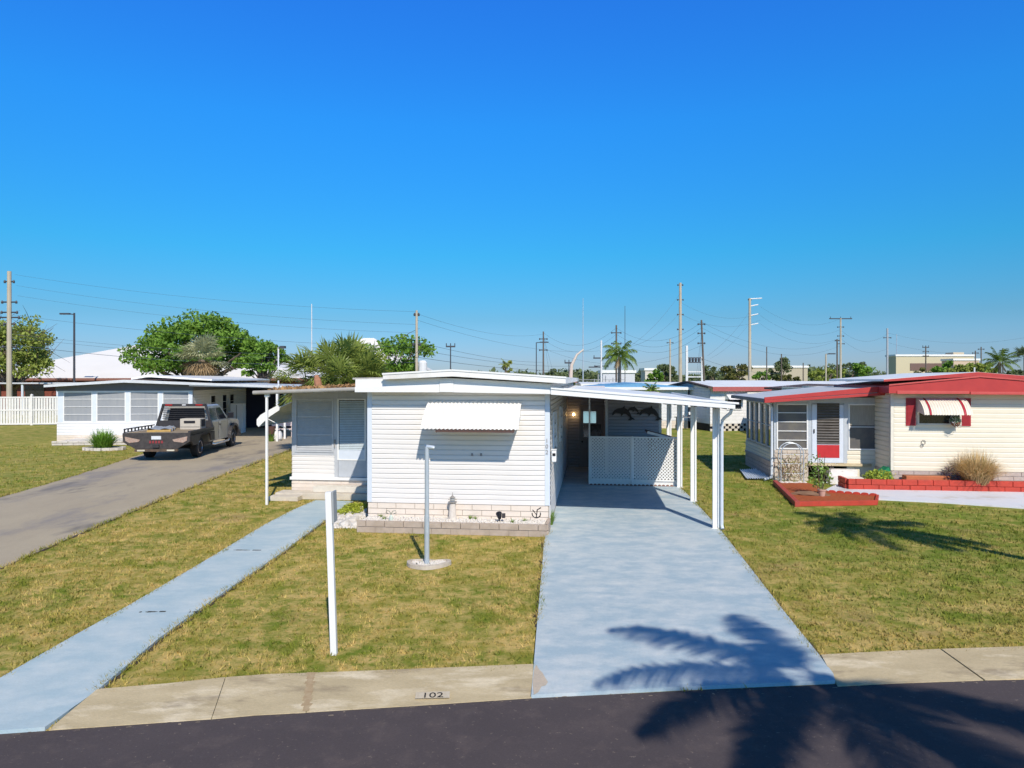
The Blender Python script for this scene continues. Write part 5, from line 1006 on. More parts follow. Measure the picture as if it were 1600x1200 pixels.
# ================================================================== BACKGROUND HOMES AND BUILDINGS
def home(name, lab, cat, ox, oy, a, w_, d_, zt, rise, wm, rm, fm, base=.5, windows=(), group=None, ridge='y'):
    """plain mobile home: origin front-left corner; ridge along local y or x"""
    r = root(name, lab, cat, (ox, oy, 0), -a, group)
    b = MB(); b.box(.02, w_-.02, .02, d_-.02, .05, zt-.02); b.siding(0, w_, base, zt-.05, 0, e=.2, d=.02); b.T = TL(0); b.siding(-d_, 0, base, zt-.05, 0, e=.2, d=.02); b.T = TR(w_); b.siding(0, d_, base, zt-.05, 0, e=.2, d=.02); b.build('wall', wm, r)
    b = MB(); b.bricks(0, w_, 0, 0, 3, base/3, .42, seed=4, d=.03); b.T = TL(0); b.bricks(-d_, 0, 0, 0, 3, base/3, .42, seed=4, d=.03); b.build('skirt', block, r)
    o_ = .35; b = MB()
    if ridge == 'y': b.prism([(-o_, zt), (w_+o_, zt), (w_+o_, zt+.10), (w_/2, zt+rise+.10), (-o_, zt+.10)], 'y', -o_, d_+o_)
    else: b.prism([(-o_, zt), (d_+o_, zt), (d_+o_, zt+.10), (d_/2, zt+rise+.10), (-o_, zt+.10)], 'x', -o_, w_+o_)
    b.build('roof', rm, r)
    b = MB(); b.box(-o_-.01, w_+o_+.01, -o_-.03, -o_-.002, zt-.06, zt+.12); b.build('fascia', fm, r)
    for (x0, x1, z0, z1, side) in windows:
        T = I4 if side == 'f' else TL(0); screen_window(r, T, x0, x1, z0, z1, -.022, 1, .06, white_paint, glassm)
    return r
# white home with a red band, seen between the carport and the red-trimmed home
hc = (12.1, 43.0); r = root('mobile_home', 'white mobile home with a red roof band and patterned block skirt beyond the carport', 'mobile home', (*hc, 0), 11.5)
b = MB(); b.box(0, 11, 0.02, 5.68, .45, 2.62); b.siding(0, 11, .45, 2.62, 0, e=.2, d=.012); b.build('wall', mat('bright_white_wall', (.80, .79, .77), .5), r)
b = MB(); b.T = TL(0); b.siding(-5.7, 0, .45, 2.62, 0, e=.2, d=.02); b.T = None; b.prism([(.0, 2.62), (2.85, 2.98), (5.7, 2.62)], 'x', -.002, .05); b.build('end_wall', grey_shade_wall, r)  # end wall in a greyer white: its shade is in the colour
b = MB(); rnd = random.Random(4); x = 0
sk = MB()
while x < 11:
    for z in range(3):
        sk.box(x+(.2 if z % 2 else 0), x+.22+(.2 if z % 2 else 0), -.03, .05, z*.15, z*.15+.14)
    x += .4
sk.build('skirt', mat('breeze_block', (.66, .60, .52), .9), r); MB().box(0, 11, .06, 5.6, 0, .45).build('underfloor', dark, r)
b = MB(); b.prism([(-.35, 2.63), (2.85, 2.95), (6.0, 2.63), (6.0, 2.73), (2.85, 3.06), (-.35, 2.73)], 'x', -.3, .0); b.build('gable_edge', brown_roof, r)
b = MB(); b.prism([(-.35, 2.635), (2.85, 2.955), (6.0, 2.635), (6.0, 2.725), (2.85, 3.05), (-.35, 2.725)], 'x', .002, 11.4); b.build('roof', roof_white, r)
MB().box(-.02, 11.4, -.40, -.355, 2.45, 2.72).build('red_band', mat('faded_red', (.45, .12, .11), .6), r)
b = MB(); b.add([(1.0, -.01, 2.35), (2.2, -.01, 2.35), (2.2, -.6, 1.95), (1.0, -.6, 1.95), (1.0, -.01, 1.95), (2.2, -.01, 1.95)], [(0, 1, 2, 3), (0, 3, 4), (1, 5, 2)]); b.build('window_awning', white_paint, r)
screen_window(r, I4, 1.1, 2.1, 1.3, 2.0, -.02, 1, .05, white_paint, glassm); screen_window(r, TL(0), -3.9, -2.7, 2.35-.5, 2.3, -.02, 1, .05, mat('mauve_frame', (.3, .27, .42), .6), glassm); screen_window(r, I4, 6.0, 7.2, 1.1, 2.0, -.02, 1, .05, white_paint, glassm)
# garden chair and grill in front of its end wall
cx_, cy_ = G(1072, 672); r = root('garden_table', 'small grey garden table standing on the grass beside the white home with the red band', 'garden table', (cx_, cy_, 0), 11)
MB().box(-.65, .65, -.3, .3, .78, .83).build('top', mat('grey_table', (.22, .24, .27), .6), r)
for sx_i in (-.55, .55): MB().box(sx_i-.02, sx_i+.02, -.25, .25, 0, .78).build('leg', MATS['grey_table'], r)
for k, (dx, lab) in enumerate(((-.3, 'left white and black folding chair resting on the small grey garden table'), (.25, 'right white and black folding chair resting on the small grey garden table'))):
    r = root('folding_chair', lab, 'folding chair', (cx_+dx, cy_, .835), 11, 'folding chairs on the garden table')
    b = MB(); b.tube([(-.16, 0, 0), (.10, 0, .75)], .025, 6); b.tube([(.16, 0, 0), (-.10, 0, .75)], .025, 6); b.build('frame', black_steel, r); MB().box(-.14, .14, -.03, .03, .6, .85).build('backrest', white_paint, r, bevel=.02); MB().box(-.10, .16, -.04, .04, .12, .30).build('seat', white_paint, r)
# shed at the back of the same yard
# blue roofed home
home('mobile_home', 'white mobile home with a bright blue metal roof behind the carport roof', 'mobile home', 5.4, 46, 4, 6.0, 12, 2.55, .28, far_wall, blue_roof, white_paint)
home('mobile_home', 'long white flat roofed mobile home beyond the blue roofed home', 'mobile home', 6.5, 63, 2, 26, 7, 2.65, .16, far_wall, roof_white, white_paint, ridge='x')
home('mobile_home', 'white mobile home with a dark brown hipped roof behind the red trimmed porch roof', 'mobile home', 14.2, 33, 6.5, 4.2, 8, 2.60, .22, grey_shade_wall, brown_roof, brown_roof)
home('mobile_home', 'pale mobile home with a white roof and slate fascia behind the red roofed home', 'mobile home', 20.5, 41, 6.5, 6.5, 9, 2.75, .22, far_wall, roof_white, mat('slate_fascia', (.12, .14, .18), .6))
home('mobile_home', 'mobile home with a faded pinkish roof edge far behind the white home', 'mobile home', -2.5, 75, 3, 9, 10, 2.9, .5, far_wall, mat('pink_roof', (.55, .22, .18), .6), red)
home('mobile_home', 'low grey roofed home behind the left carport', 'mobile home', -26, 54, -4, 18, 8, 2.55, .12, far_wall, grey_roof, mat('pale_fascia', (.6, .62, .66), .5), ridge='x')
home('mobile_home', 'distant white home with a low roof right of the palm', 'mobile home', 27, 95, 2, 9, 7, 2.6, .3, far_wall, roof_white, white_paint, ridge='x')
# covered walkway behind the vinyl fence
r = root('covered_walkway', 'flat roofed covered walkway with thin posts behind the vinyl fence', 'walkway cover', (-50, 62, 0))
MB().box(0, 17, 0, 3, 2.75, 2.88).build('roof', mat('walk_roof', (.55, .56, .58), .6), r)
for i in range(6): MB().box(.5+i*3.1, .65+i*3.1, .1, .25, 0, 2.75).build('post', trim, r)
# big white hip roofed halls with brick walls
hall_roof = mat('hall_roof_white', (.80, .78, .74), .6, (.76, .74, .70), .4)
def hall(name, lab, x0, x1, y0, y1, ze, zr, inset, wm):
    r = root(name, lab, 'hall', (x0, y0, 0)); w_ = x1-x0; d_ = y1-y0
    MB().box(1.2, w_-1.2, 1.2, d_-1.2, 0, ze).build('wall', wm, r)
    b = MB(); b.add([(0, 0, ze), (w_, 0, ze), (w_, d_, ze), (0, d_, ze), (inset[0], d_/2, zr), (w_-inset[1], d_/2, zr)], [(0, 1, 5, 4), (1, 2, 5), (2, 3, 4, 5), (3, 0, 4), (3, 2, 1, 0)]); b.build('roof', hall_roof, r)
    MB().box(0, w_, -.04, -.002, ze-.22, ze+.03).build('fascia', mat('hall_fascia', (.28, .13, .10), .7) if 'hall_fascia' not in MATS else MATS['hall_fascia'], r)
    for k in range(7): MB().box(2.4+k*(w_-5)/7, 4.4+k*(w_-5)/7, 1.14, 1.19, .4, ze-.7).build('window', glassm, r)
    return r
hall('assembly_hall', 'large white hip roofed brick hall behind the left mobile home and lamp post', -57.5, -21, 72, 98, 3.25, 7.45, (13, 14), brick)
hall('assembly_hall', 'white roofed brick hall peaking behind the palmetto clump', -33.5, -13, 98, 116, 4.6, 9.4, (11, 8), brick)
# far flat buildings
def block_building(name, lab, cat, x0, x1, y, z, wm, bands=0, dm=None):
    r = root(name, lab, cat, (x0, y, 0)); MB().box(0, x1-x0, 0, 5, 0, z).build('wall', wm, r)
    MB().box(-.2, x1-x0+.2, -.2, 5.2, z, z+.5).build('roof', white_paint, r)
    for i in range(bands):
        zz = z-1.2-(i+1)*3.1+.5
        if zz > 0: MB().box((x1-x0)*.18, (x1-x0)*.98, -.15, -.01, zz, zz+1.9).build('window', dm or glassm, r)
    return r
def X(px, Y): return (px-CX)/F*Y
block_building('warehouse', 'long low tan warehouse on the horizon right of the tall poles', 'warehouse', X(1150, 170), X(1262, 170), 170, 5.9, tan_wall)
block_building('warehouse', 'small cream building on the horizon right of the feather palm', 'building', X(1008, 150), X(1030, 150), 150, 5.0, mat('cream_far', (.66, .62, .55), .8), 1)
block_building('warehouse', 'grey shed building on the horizon behind the feather palm', 'building', X(942, 120), X(992, 120), 120, 4.2, grey_shade_wall)
r = block_building('office_building', 'beige multi storey office building with brown window bands on the right horizon', 'office building', X(1400, 190), X(1522, 190), 190, 9.3, mat('beige_office', (.62, .55, .38), .8), 2, mat('brown_band', (.20, .13, .11), .5))
MB().box(X(1412, 190)-X(1400, 190)+14, 19, 1, 4.5, 9.3, 10.4).build('roof_plant', mat('beige_office2', (.58, .50, .36), .8), r)
block_building('block_tower', 'low pinkish cream annex beside the beige office building', 'building', X(1490, 180), X(1530, 180), 180, 7.9, mat('annex', (.62, .48, .36), .8))

# ================================================================== POLES AND WIRES
PT = {}
def pole(name, lab, cat, px, ytop, Y, d0, d1, m, group=None, lean=0, parts=()):
    x = X(px, Y); z = H-(ytop-CY)/F*Y; r = root(name, lab, cat, (x, Y, 0), 0, group)
    b = MB(); b.tube([(lean, 0, 0), (lean*.5, 0, z*.5), (0, 0, z)], [d0*.42, (d0+d1)*.21, d1*.42], 10); b.build('pole', m, r, smooth=True); PT[lab] = (x, Y, z); PT[px] = (x, Y, z)
    for kind, h, *a in parts:
        b = MB()
        if kind == 'arms': b.tube([(0, 0, z-h), (a[0], 0, z-h+a[1])], .09, 6); b.build('arm', pole_white, r)
        elif kind == 'cross': b.box(-a[0], a[0], -.07, .07, z-h-.08, z-h+.08); [b.tube([(u, 0, z-h+.08), (u, 0, z-h+.35)], .05, 5) for u in (-a[0]*.9, 0, a[0]*.9)]; b.build('crossarm', pole_dark, r)
        elif kind == 'pin': b.tube([(-a[0], 0, z-h), (a[0], 0, z-h)], .06, 5); b.lathe([(.07, -.12), (.09, 0), (.04, .12)], (a[0], 0, z-h), 8); b.lathe([(.07, -.12), (.09, 0), (.04, .12)], (-a[0], 0, z-h), 8); b.build('insulator', pole_dark, r)
        elif kind == 'can': b.lathe([(.28, -.5), (.32, -.45), (.32, .35), (.2, .5)], (a[0], 0, z-h), 12); b.build('transformer', pole_white, r)
        elif kind == 'lamp': b.tube([(0, 0, z-h), (a[0]*.6, 0, z-h+.1)], .05, 5); b.box(min(a[0]*.4, a[0]*1.3), max(a[0]*.4, a[0]*1.3), -.15, .15, z-h, z-h+.14); b.build('lamp_head', pole_dark, r)
    return r
pole('utility_pole', 'tan concrete utility pole rising behind the vinyl fence at the far left', 'utility pole', 14.5, 424, 55, .50, .36, pole_m, parts=(('pin', .8, .35), ('pin', 2.4, .55), ('pin', 3.6, .75), ('pin', 5.9, .5), ('pin', 3.2, .6), ('pin', 4.1, .4)))
pole('lamp_post', 'dark slim lamp post in front of the white hall roof', 'lamp post', 116, 489, 66, .26, .2, pole_dark, parts=(('lamp', .15, -1.0),))
pole('flag_pole', 'thin white flag pole left of the palmetto clump', 'flag pole', 487, 475, 70, .16, .1, pole_white)
pole('utility_pole', 'wood utility pole with a white transformer behind the roof of the white home', 'utility pole', 651, 485, 52, .30, .2, pole_m, parts=(('pin', .3, .15), ('can', 4.2, .45), ('pin', 2.5, .25)))
pole('lamp_post', 'slender dark lamp post right of the transformer pole', 'lamp post', 704, 540, 75, .18, .14, pole_dark, parts=(('cross', .1, .5),))
pole('antenna_mast', 'short antenna post behind the left carport roof', 'antenna mast', 435, 543, 40, .12, .10, pole_white, parts=(('lamp', .05, .3),))
pole('utility_pole', 'dark wood pole left of the bent white pole', 'utility pole', 849, 518, 95, .34, .22, pole_wood, parts=(('pin', 1, .5), ('pin', 2.5, .5)))
pole('lamp_post', 'dark lamp post with an arm towards the wood pole', 'lamp post', 838, 535, 90, .18, .14, pole_dark, parts=(('lamp', .05, 1.2),))
pole('lamp_post', 'small dark lamp post left of the bent white pole', 'lamp post', 889, 567, 80, .14, .12, pole_dark, parts=(('cross', 0, .5),))
pole('radio_mast', 'faint pale radio mast above the bent white pole', 'radio mast', 911, 466, 140, .35, .1, mat('faint_mast', (.42, .50, .60), .7))
pole('radio_mast', 'thin dark mast behind the feather palm', 'radio mast', 976.5, 478, 110, .16, .08, pole_dark)
pole('utility_pole', 'wood utility pole behind the feather palm', 'utility pole', 963, 508, 92, .34, .24, pole_wood, parts=(('pin', 1, .6), ('pin', 2.4, .6)))
pole('utility_pole', 'pale substation pole with equipment left of the feather palm', 'utility pole', 939.5, 532, 88, .30, .25, pole_white, parts=(('cross', 2.2, 1.0), ('pin', 3.2, .8), ('lamp', 3.4, -1.2)))
pole('utility_pole', 'tall thick tan concrete pole, highest on the skyline', 'utility pole', 1063, 442, 100, .66, .42, pole_m, parts=(('pin', .3, .35), ('pin', 2.4, .4), ('pin', 4.5, .4), ('pin', 6.6, .4)))
pole('utility_pole', 'slightly leaning wood pole right of the tallest concrete pole', 'utility pole', 1096, 500, 85, .32, .24, pole_wood, lean=.45, parts=(('pin', .5, .4), ('pin', 1.6, .4), ('pin', 2.8, .4)))
pole('utility_pole', 'slim tan pole left of the tallest concrete pole', 'utility pole', 1047, 530, 120, .40, .3, pole_m, parts=(('pin', .6, .5),))
pole('utility_pole', 'tall concrete pole with three white arms pointing right', 'utility pole', 1171.5, 466, 105, .62, .40, pole_m, parts=(('arms', 1.2, 1.25, .25), ('arms', 2.6, 1.25, .25), ('arms', 4.0, 1.25, .25), ('pin', .2, .2), ('arms', .1, 1.8, .1)))
pole('utility_pole', 'thin dark pole right of the pole with white arms', 'utility pole', 1198, 542, 110, .22, .18, pole_wood)
pole('utility_pole', 'short dark pole in front of the tan warehouse', 'utility pole', 1221, 553, 110, .24, .2, pole_wood)
pole('utility_pole', 'small dark pole far behind the brown roofed home', 'utility pole', 1255, 567, 150, .3, .25, pole_wood)
pole('lamp_post', 'pale street lamp left of the pole with the wide crossarm', 'lamp post', 1290.5, 553, 90, .26, .22, pole_m, parts=(('lamp', .05, .9),))
pole('utility_pole', 'dark pole directly left of the pole with the wide crossarm', 'utility pole', 1308, 530, 112, .30, .26, pole_wood, parts=(('pin', .2, .3),))
pole('utility_pole', 'grey pole with a wide crossarm at its top on the right skyline', 'utility pole', 1313.5, 497, 118, .50, .30, pole_m, parts=(('cross', .1, 1.9), ('pin', 1.5, .5), ('pin', 3.0, .5), ('pin', 4.3, .6)))
pole('utility_pole', 'slim steel pole left of the beige office building', 'utility pole', 1386.5, 513, 120, .45, .36, mat('steel_pole', (.42, .45, .50), .5), parts=(('pin', 1.6, .6),))
pole('radio_mast', 'faint thin mast right of the slim steel pole', 'radio mast', 1401, 522, 200, .3, .2, MATS['faint_mast'])
pole('utility_pole', 'dark pole with insulators in front of the office building', 'utility pole', 1446.5, 541, 130, .30, .25, pole_wood, parts=(('cross', .2, .6), ('pin', 1.0, .5), ('pin', 1.8, .5)))
for px, yt, lab in ((1524, 548, 'left small dark pole above the trees right of the office building'), (1533, 542, 'taller small dark pole with pins above the trees right of the office building'), (1567, 544, 'thin dark pole behind the feathery palm on the right')):
    pole('utility_pole', lab, 'utility pole', px, yt, 125, .26, .22, pole_wood, parts=(('pin', .4, .5),))
pole('antenna_mast', 'short white vent post behind the red roof', 'vent pipe', 1522.5, 574, 60, .16, .16, pole_white)
# bent white pole
x, y = X(892, 80), 80; r = root('bent_pole', 'bent white pole curving right at its top behind the carport roof', 'pole', (x, y, 0)); s_ = 80/F
b = MB(); b.tube([(0, 0, 0), (0, 0, 3.2-(600-CY)*s_), (0, 0, 3.6), (.1, 0, 3.2+22*s_), (.7, 0, 3.2+38*s_), (1.45, 0, 3.2+46*s_)], [.26, .24, .22, .18, .13, .08], 8); b.build('pole', mat('bent_pole_paint', (.68, .60, .52), .6), r, smooth=True)
# substation frame
r = root('substation_frame', 'pale steel substation frame with switchgear beside the leaning wood pole', 'substation frame', (X(1073, 95), 95, 0)); k = 95/F
zt_ = H-(540-CY)*k; wd_ = 24*k
for u in (0, wd_): MB().box(u-.14, u+.14, -.14, .14, 0, zt_ if u == 0 else zt_-1.5).build('column', pole_white, r)
for zz in (H+(592-560)*k, H+(592-567)*k, H+.9, H+.2): MB().box(0, wd_, -.08, .08, zz, zz+.14).build('beam', pole_white if zz < H+1 else pole_dark, r)
for i in range(5): MB().lathe([(.12, 0), (.18, .3), (.1, .6)], (.4+i*wd_/5, 0, H+(592-567)*k+.14), 8).build('insulator', pole_dark, r)
r = root('substation_frame', 'grey lattice of substation equipment left of the feather palm', 'substation frame', (X(900, 118), 118, 0)); rnd = random.Random(4)
for i in range(14): xx = i*.62; MB().box(xx-.07, xx+.07, -.07, .07, 0, rnd.uniform(2.6, 4.1)).build('column', mat('grey_frame_far', (.34, .36, .40), .6) if 'grey_frame_far' not in MATS else MATS['grey_frame_far'], r)
for zz in (2.4, 3.0): MB().box(0, 8.1, -.05, .05, zz, zz+.1).build('beam', MATS['grey_frame_far'], r)

def wire(A, B, sag, lab, rad=.018, grp='power lines'):
    A = Vector(A); B = Vector(B); n = 18; p = [A.lerp(B, i/n)-Vector((0, 0, sag*4*(i/n)*(1-i/n))) for i in range(n+1)]
    b = MB(); b.tube([q-A for q in p], rad*.5, 4, False); o = b.build('power_line', wire_m); o.location = A; return tag(o, lab, 'power line', grp)
def at(px, py, Y): return W(px, py, Y)
WL_ = [  # (px,py,depth) start, end, sag, radius, label
 ((23, 429, 55), (651, 487, 52), .5, .013, 'topmost cable from the far left pole to the transformer pole'),
 ((25, 446, 55), (651, 507, 52), .5, .013, 'second cable from the far left pole to the transformer pole'),
 ((27, 462, 55), (651, 520, 52), .5, .013, 'third cable from the far left pole to the transformer pole'),
 ((20, 492, 55), (651, 543, 52), .4, .016, 'fourth cable down from the far left pole to the transformer pole'),
 ((20, 522, 55), (651, 556, 52), .5, .016, 'fifth cable passing behind the oak crown'),
 ((20, 527, 55), (651, 562, 52), .5, .016, 'sixth cable passing behind the oak crown'),
 ((18, 538, 55), (651, 566, 52), .7, .030, 'thick lowest cable along the hall roof'),
 ((651, 534, 52), (849, 566, 95), .4, .025, 'upper cable running right from the transformer pole'),
 ((651, 546, 52), (890, 572, 95), .4, .025, 'middle cable running right from the transformer pole'),
 ((651, 558, 52), (900, 578, 95), .4, .03, 'lowest cable running right from the transformer pole'),
 ((651, 490, 52), (849, 522, 95), .8, .016, 'high slack cable from the transformer pole to the next wood pole'),
 ((849, 520, 95), (963, 512, 92), 2.0, .022, 'highest cable between the wood pole and the palm pole'),
 ((849, 530, 95), (963, 522, 92), 2.0, .022, 'middle cable between the wood pole and the palm pole'),
 ((849, 544, 95), (1096, 540, 85), 2.2, .022, 'slack cable from the wood pole to the leaning pole'),
 ((963, 512, 92), (1096, 503, 85), 2.0, .022, 'highest cable between the palm pole and the leaning pole'),
 ((963, 522, 92), (1096, 512, 85), 2.0, .022, 'middle cable between the palm pole and the leaning pole'),
 ((963, 530, 92), (1096, 522, 85), 2.0, .022, 'lower cable between the palm pole and the leaning pole'),
 ((1096, 503, 85), (1313, 530, 118), 2.4, .022, 'highest cable from the leaning pole towards the crossarm pole'),
 ((1096, 512, 85), (1313, 540, 118), 2.4, .022, 'middle cable from the leaning pole towards the crossarm pole'),
 ((1096, 560, 85), (1221, 583, 110), .6, .03, 'low thick cable running right from the leaning pole'),
 ((1063, 458, 100), (978, 545, 88), .8, .03, 'steep dark cable falling left from the tallest concrete pole'),
 ((1063, 488, 100), (984, 542, 88), .8, .025, 'second steep cable falling left from the tallest concrete pole'),
 ((1063, 503, 100), (1171, 490, 105), -.0, .0, ''),
 ((1171, 487, 105), (1105, 556, 95), .6, .03, 'steep dark cable falling left from the pole with white arms'),
 ((1171, 505, 105), (1110, 560, 95), .6, .022, 'second steep cable falling left from the pole with white arms'),
 ((1063, 472, 100), (1188, 490, 105), 1.4, .02, 'high cable between the tallest pole and the arm pole'),
 ((1063, 490, 100), (1188, 500, 105), 1.4, .02, 'lower cable between the tallest pole and the arm pole'),
 ((1188, 479, 105), (1313, 498, 118), 1.8, .02, 'top cable from the white arms to the wide crossarm'),
 ((1188, 493, 105), (1313, 515, 118), 1.8, .02, 'middle cable from the white arms to the crossarm pole'),
 ((1188, 506, 105), (1313, 528, 118), 1.8, .02, 'lower cable from the white arms to the crossarm pole'),
 ((1313, 515, 118), (1386, 522, 120), 1.6, .022, 'upper cable between the crossarm pole and the steel pole'),
 ((1313, 528, 118), (1386, 545, 120), 1.4, .022, 'lower cable between the crossarm pole and the steel pole'),
 ((1386, 520, 120), (1700, 500, 110), 2.6, .02, 'upper cable running off the right edge of the frame'),
 ((1386, 535, 120), (1700, 520, 110), 2.6, .02, 'lower cable running off the right edge of the frame'),
 ((651, 500, 52), (939, 548, 88), .9, .016, 'long slack cable from the transformer pole to the substation pole'),
]
for A_, B_, sg, rd_, lab in WL_:
    if rd_ > 0: wire(at(*A_), at(*B_), sg, lab, rd_)
# guy wires at the two wood poles
for px0, y0, Y0, px1, dY in ((849, 520, 95, 861, -2), (849, 524, 95, 870, -2), (1096, 520, 85, 1086, -2), (1096, 524, 85, 1090, -2)):
    A_ = at(px0, y0, Y0); wire(A_, (X(px1, Y0+dY), Y0+dY, H-1), .0, ('right', 'far right', 'left', 'inner left')[[861, 870, 1086, 1090].index(px1)]+' pale guy wire of the wood pole', .022, 'guy wires')

# ================================================================== TREES
def tree(name, lab, cat, px, Y, ytop, crown, m, nclump=46, nleaf=110, leaf=.16, seed=1, trunk_r=.25, group=None, bare=0.):
    """crown = (half width px, crown bottom y px, depth ratio)"""
    hw, yb, dr_ = crown; k = Y/F; x = X(px, Y); zt = H-(ytop-CY)*k; zb = H-(yb-CY)*k; rx = hw*k; rz = (zt-zb)/2; cz = (zt+zb)/2; ry = rx*dr_
    r = root(name, lab, cat, (x, Y, 0), 0, group); rng = np.random.default_rng(seed)
    D = rng.normal(0, 1, (nclump, 3)); D /= np.linalg.norm(D, axis=1)[:, None]; rad = rng.uniform(.35, 1.0, nclump)**.55; wob = 1+.22*np.sin(3*np.arctan2(D[:, 2], D[:, 0])+seed)
    D = np.sign(D)*np.abs(D)**np.array([1, 1, .72]); C = D*rad[:, None]*wob[:, None]*np.array([rx*.84, ry*.84, rz*.84])+np.array([0, 0, cz]); cr = min(rx, rz)*rng.uniform(.20, .38, nclump); V = []
    n = nleaf; tot = nclump*n
    d = rng.normal(0, 1, (tot, 3)); d /= np.linalg.norm(d, axis=1)[:, None]; q = np.repeat(C, n, 0)+d*(np.repeat(cr, n)*rng.random(tot)**.45)[:, None]*np.array([1.15, 1.15, .8])
    A = rng.normal(0, 1, (tot, 3)); A /= np.linalg.norm(A, axis=1)[:, None]; B = np.cross(A, rng.normal(0, 1, (tot, 3))); B /= np.linalg.norm(B, axis=1)[:, None]; s = leaf*rng.uniform(.5, 1.3, tot)[:, None]
    V = np.stack([q-A*s, q-B*s*.6, q+A*s, q+B*s*.6], 1).reshape(-1, 3); npmesh('crown', V, np.arange(4*tot).reshape(-1, 4), m, r)
    t = MB(); z0 = max(.6, zb*.6); t.tube([(0, 0, 0), (.1*rx*.2, 0, z0), (0, 0, (z0+cz)/2)], [trunk_r*1.2, trunk_r, trunk_r*.7], 8)
    for i in range(min(nclump, 22)): c = C[i]; mid = Vector((c[0]*.45, c[1]*.45, (z0+c[2])/2+.2)); t.tube([(0, 0, z0), mid, tuple(c)], [trunk_r*.5, trunk_r*.28, trunk_r*.08], 5)
    if bare:
        for i in range(int(bare)): c = C[i % nclump]; e = Vector(c)+Vector(rng.normal(0, rx*.28, 3)); t.tube([tuple(c), tuple((Vector(c)+e)/2+Vector((0, 0, .1))), tuple(e)], [.03, .02, .008], 4)
    t.build('trunk', bark, r, smooth=True); return r
tree('oak_tree', 'broad bright green oak crown behind the left mobile home', 'tree', 308, 64, 492, (122, 592, .6), leaf_oak, 120, 150, .17, 3, .45)
tree('oak_tree', 'smaller low green tree at the right side of the big oak', 'tree', 412, 61, 527, (36, 588, .8), leaf_oak, 26, 130, .16, 8, .25)
tree('oak_tree', 'half bare twiggy tree behind the fence at the far left', 'tree', 18, 64, 496, (78, 592, .7), leaf_dull, 90, 110, .16, 5, .35, bare=170)
tree('oak_tree', 'green tree between the palmetto clump and the transformer pole', 'tree', 606, 54, 522, (76, 600, .7), leaf_oak, 62, 80, .15, 12, .25, bare=30)
tree('tree', 'tiny dark tree top on the horizon left of the lamp posts', 'tree', 793, 80, 564, (9, 584, 1), leaf_dull, 9, 60, .14, 17, .1)
for i, (px, Y, yt, hw, m, lab) in enumerate((
    (1219, 140, 560, 16, leaf_dark, 'rounded dark tree behind the short pole in front of the warehouse'), (1150, 135, 566, 22, leaf_yellow, 'yellowish tree left of the pole with white arms'), (1118, 150, 570, 20, leaf_dark, 'dark tree right of the leaning wood pole'),
    (1042, 130, 567, 12, leaf_dark, 'small dark tree left of the tallest concrete pole'), (1025, 125, 578, 12, leaf_oak, 'green shrub like tree near the small cream building'), (1190, 120, 580, 14, leaf_oak, 'low green tree in front of the tan warehouse'), (1235, 115, 583, 16, leaf_yellow, 'low yellow green tree right of the warehouse'),
    (1292, 135, 572, 24, leaf_dull, 'olive tree behind the street lamp'), (1328, 150, 562, 26, leaf_dark, 'dark broad tree behind the crossarm pole'), (1350, 145, 566, 15, leaf_oak, 'green tree at the right of the crossarm pole'),
    (1476, 90, 560, 20, leaf_oak, 'rounded green tree in front of the office building'), (1442, 95, 577, 14, leaf_yellow, 'yellowish low tree at the left foot of the office building'), (1512, 88, 563, 22, leaf_dull, 'olive tree left of the feathery palm'), (1536, 92, 568, 16, leaf_dull, 'dull green tree directly left of the feathery palm'),
    (1590, 110, 576, 14, leaf_dark, 'dark low tree at the right edge under the small palm'), (740, 140, 577, 14, leaf_dark, 'dark small tree behind the roof peak'), (868, 130, 575, 14, leaf_dark, 'dark tree right of the wood pole'), (1008, 160, 575, 14, leaf_dark, 'dark tree above the small cream building'))):
    tree('tree', lab, 'tree', px, Y, yt, (hw*1.35, 604, .8), m, 26, 75, .26 if Y > 120 else .2, 30+i, .25)
# far tree line, one mass
rng = np.random.default_rng(9); Vs = []; 
for Y, x0, x1, zt, ztv, n in ((230, -190, 190, 4.4, 1.7, 380), (320, -260, 260, 5.6, 2., 420)):
    cx = rng.uniform(x0, x1, n); hgt = zt+ztv*np.sin(cx*.11)*np.sin(cx*.037+1)+rng.normal(0, .5, n); cz = rng.uniform(.2, 1, n)*hgt; m_ = 60; q = np.repeat(np.column_stack([cx, Y+rng.uniform(-6, 6, n), cz]), m_, 0); d = rng.normal(0, 1, q.shape)*np.array([2.2, 2.2, .75]); q = q+d
    A = rng.normal(0, .38, q.shape); B = rng.normal(0, .38, q.shape); Vs.append(np.stack([q-A, q-B, q+A, q+B], 1).reshape(-1, 3))
V = np.concatenate(Vs); o = npmesh('distant_trees', V, np.arange(len(V)).reshape(-1, 4), leaf_dark); tag(o, 'far dark line of trees along the horizon', 'trees', kind='stuff')

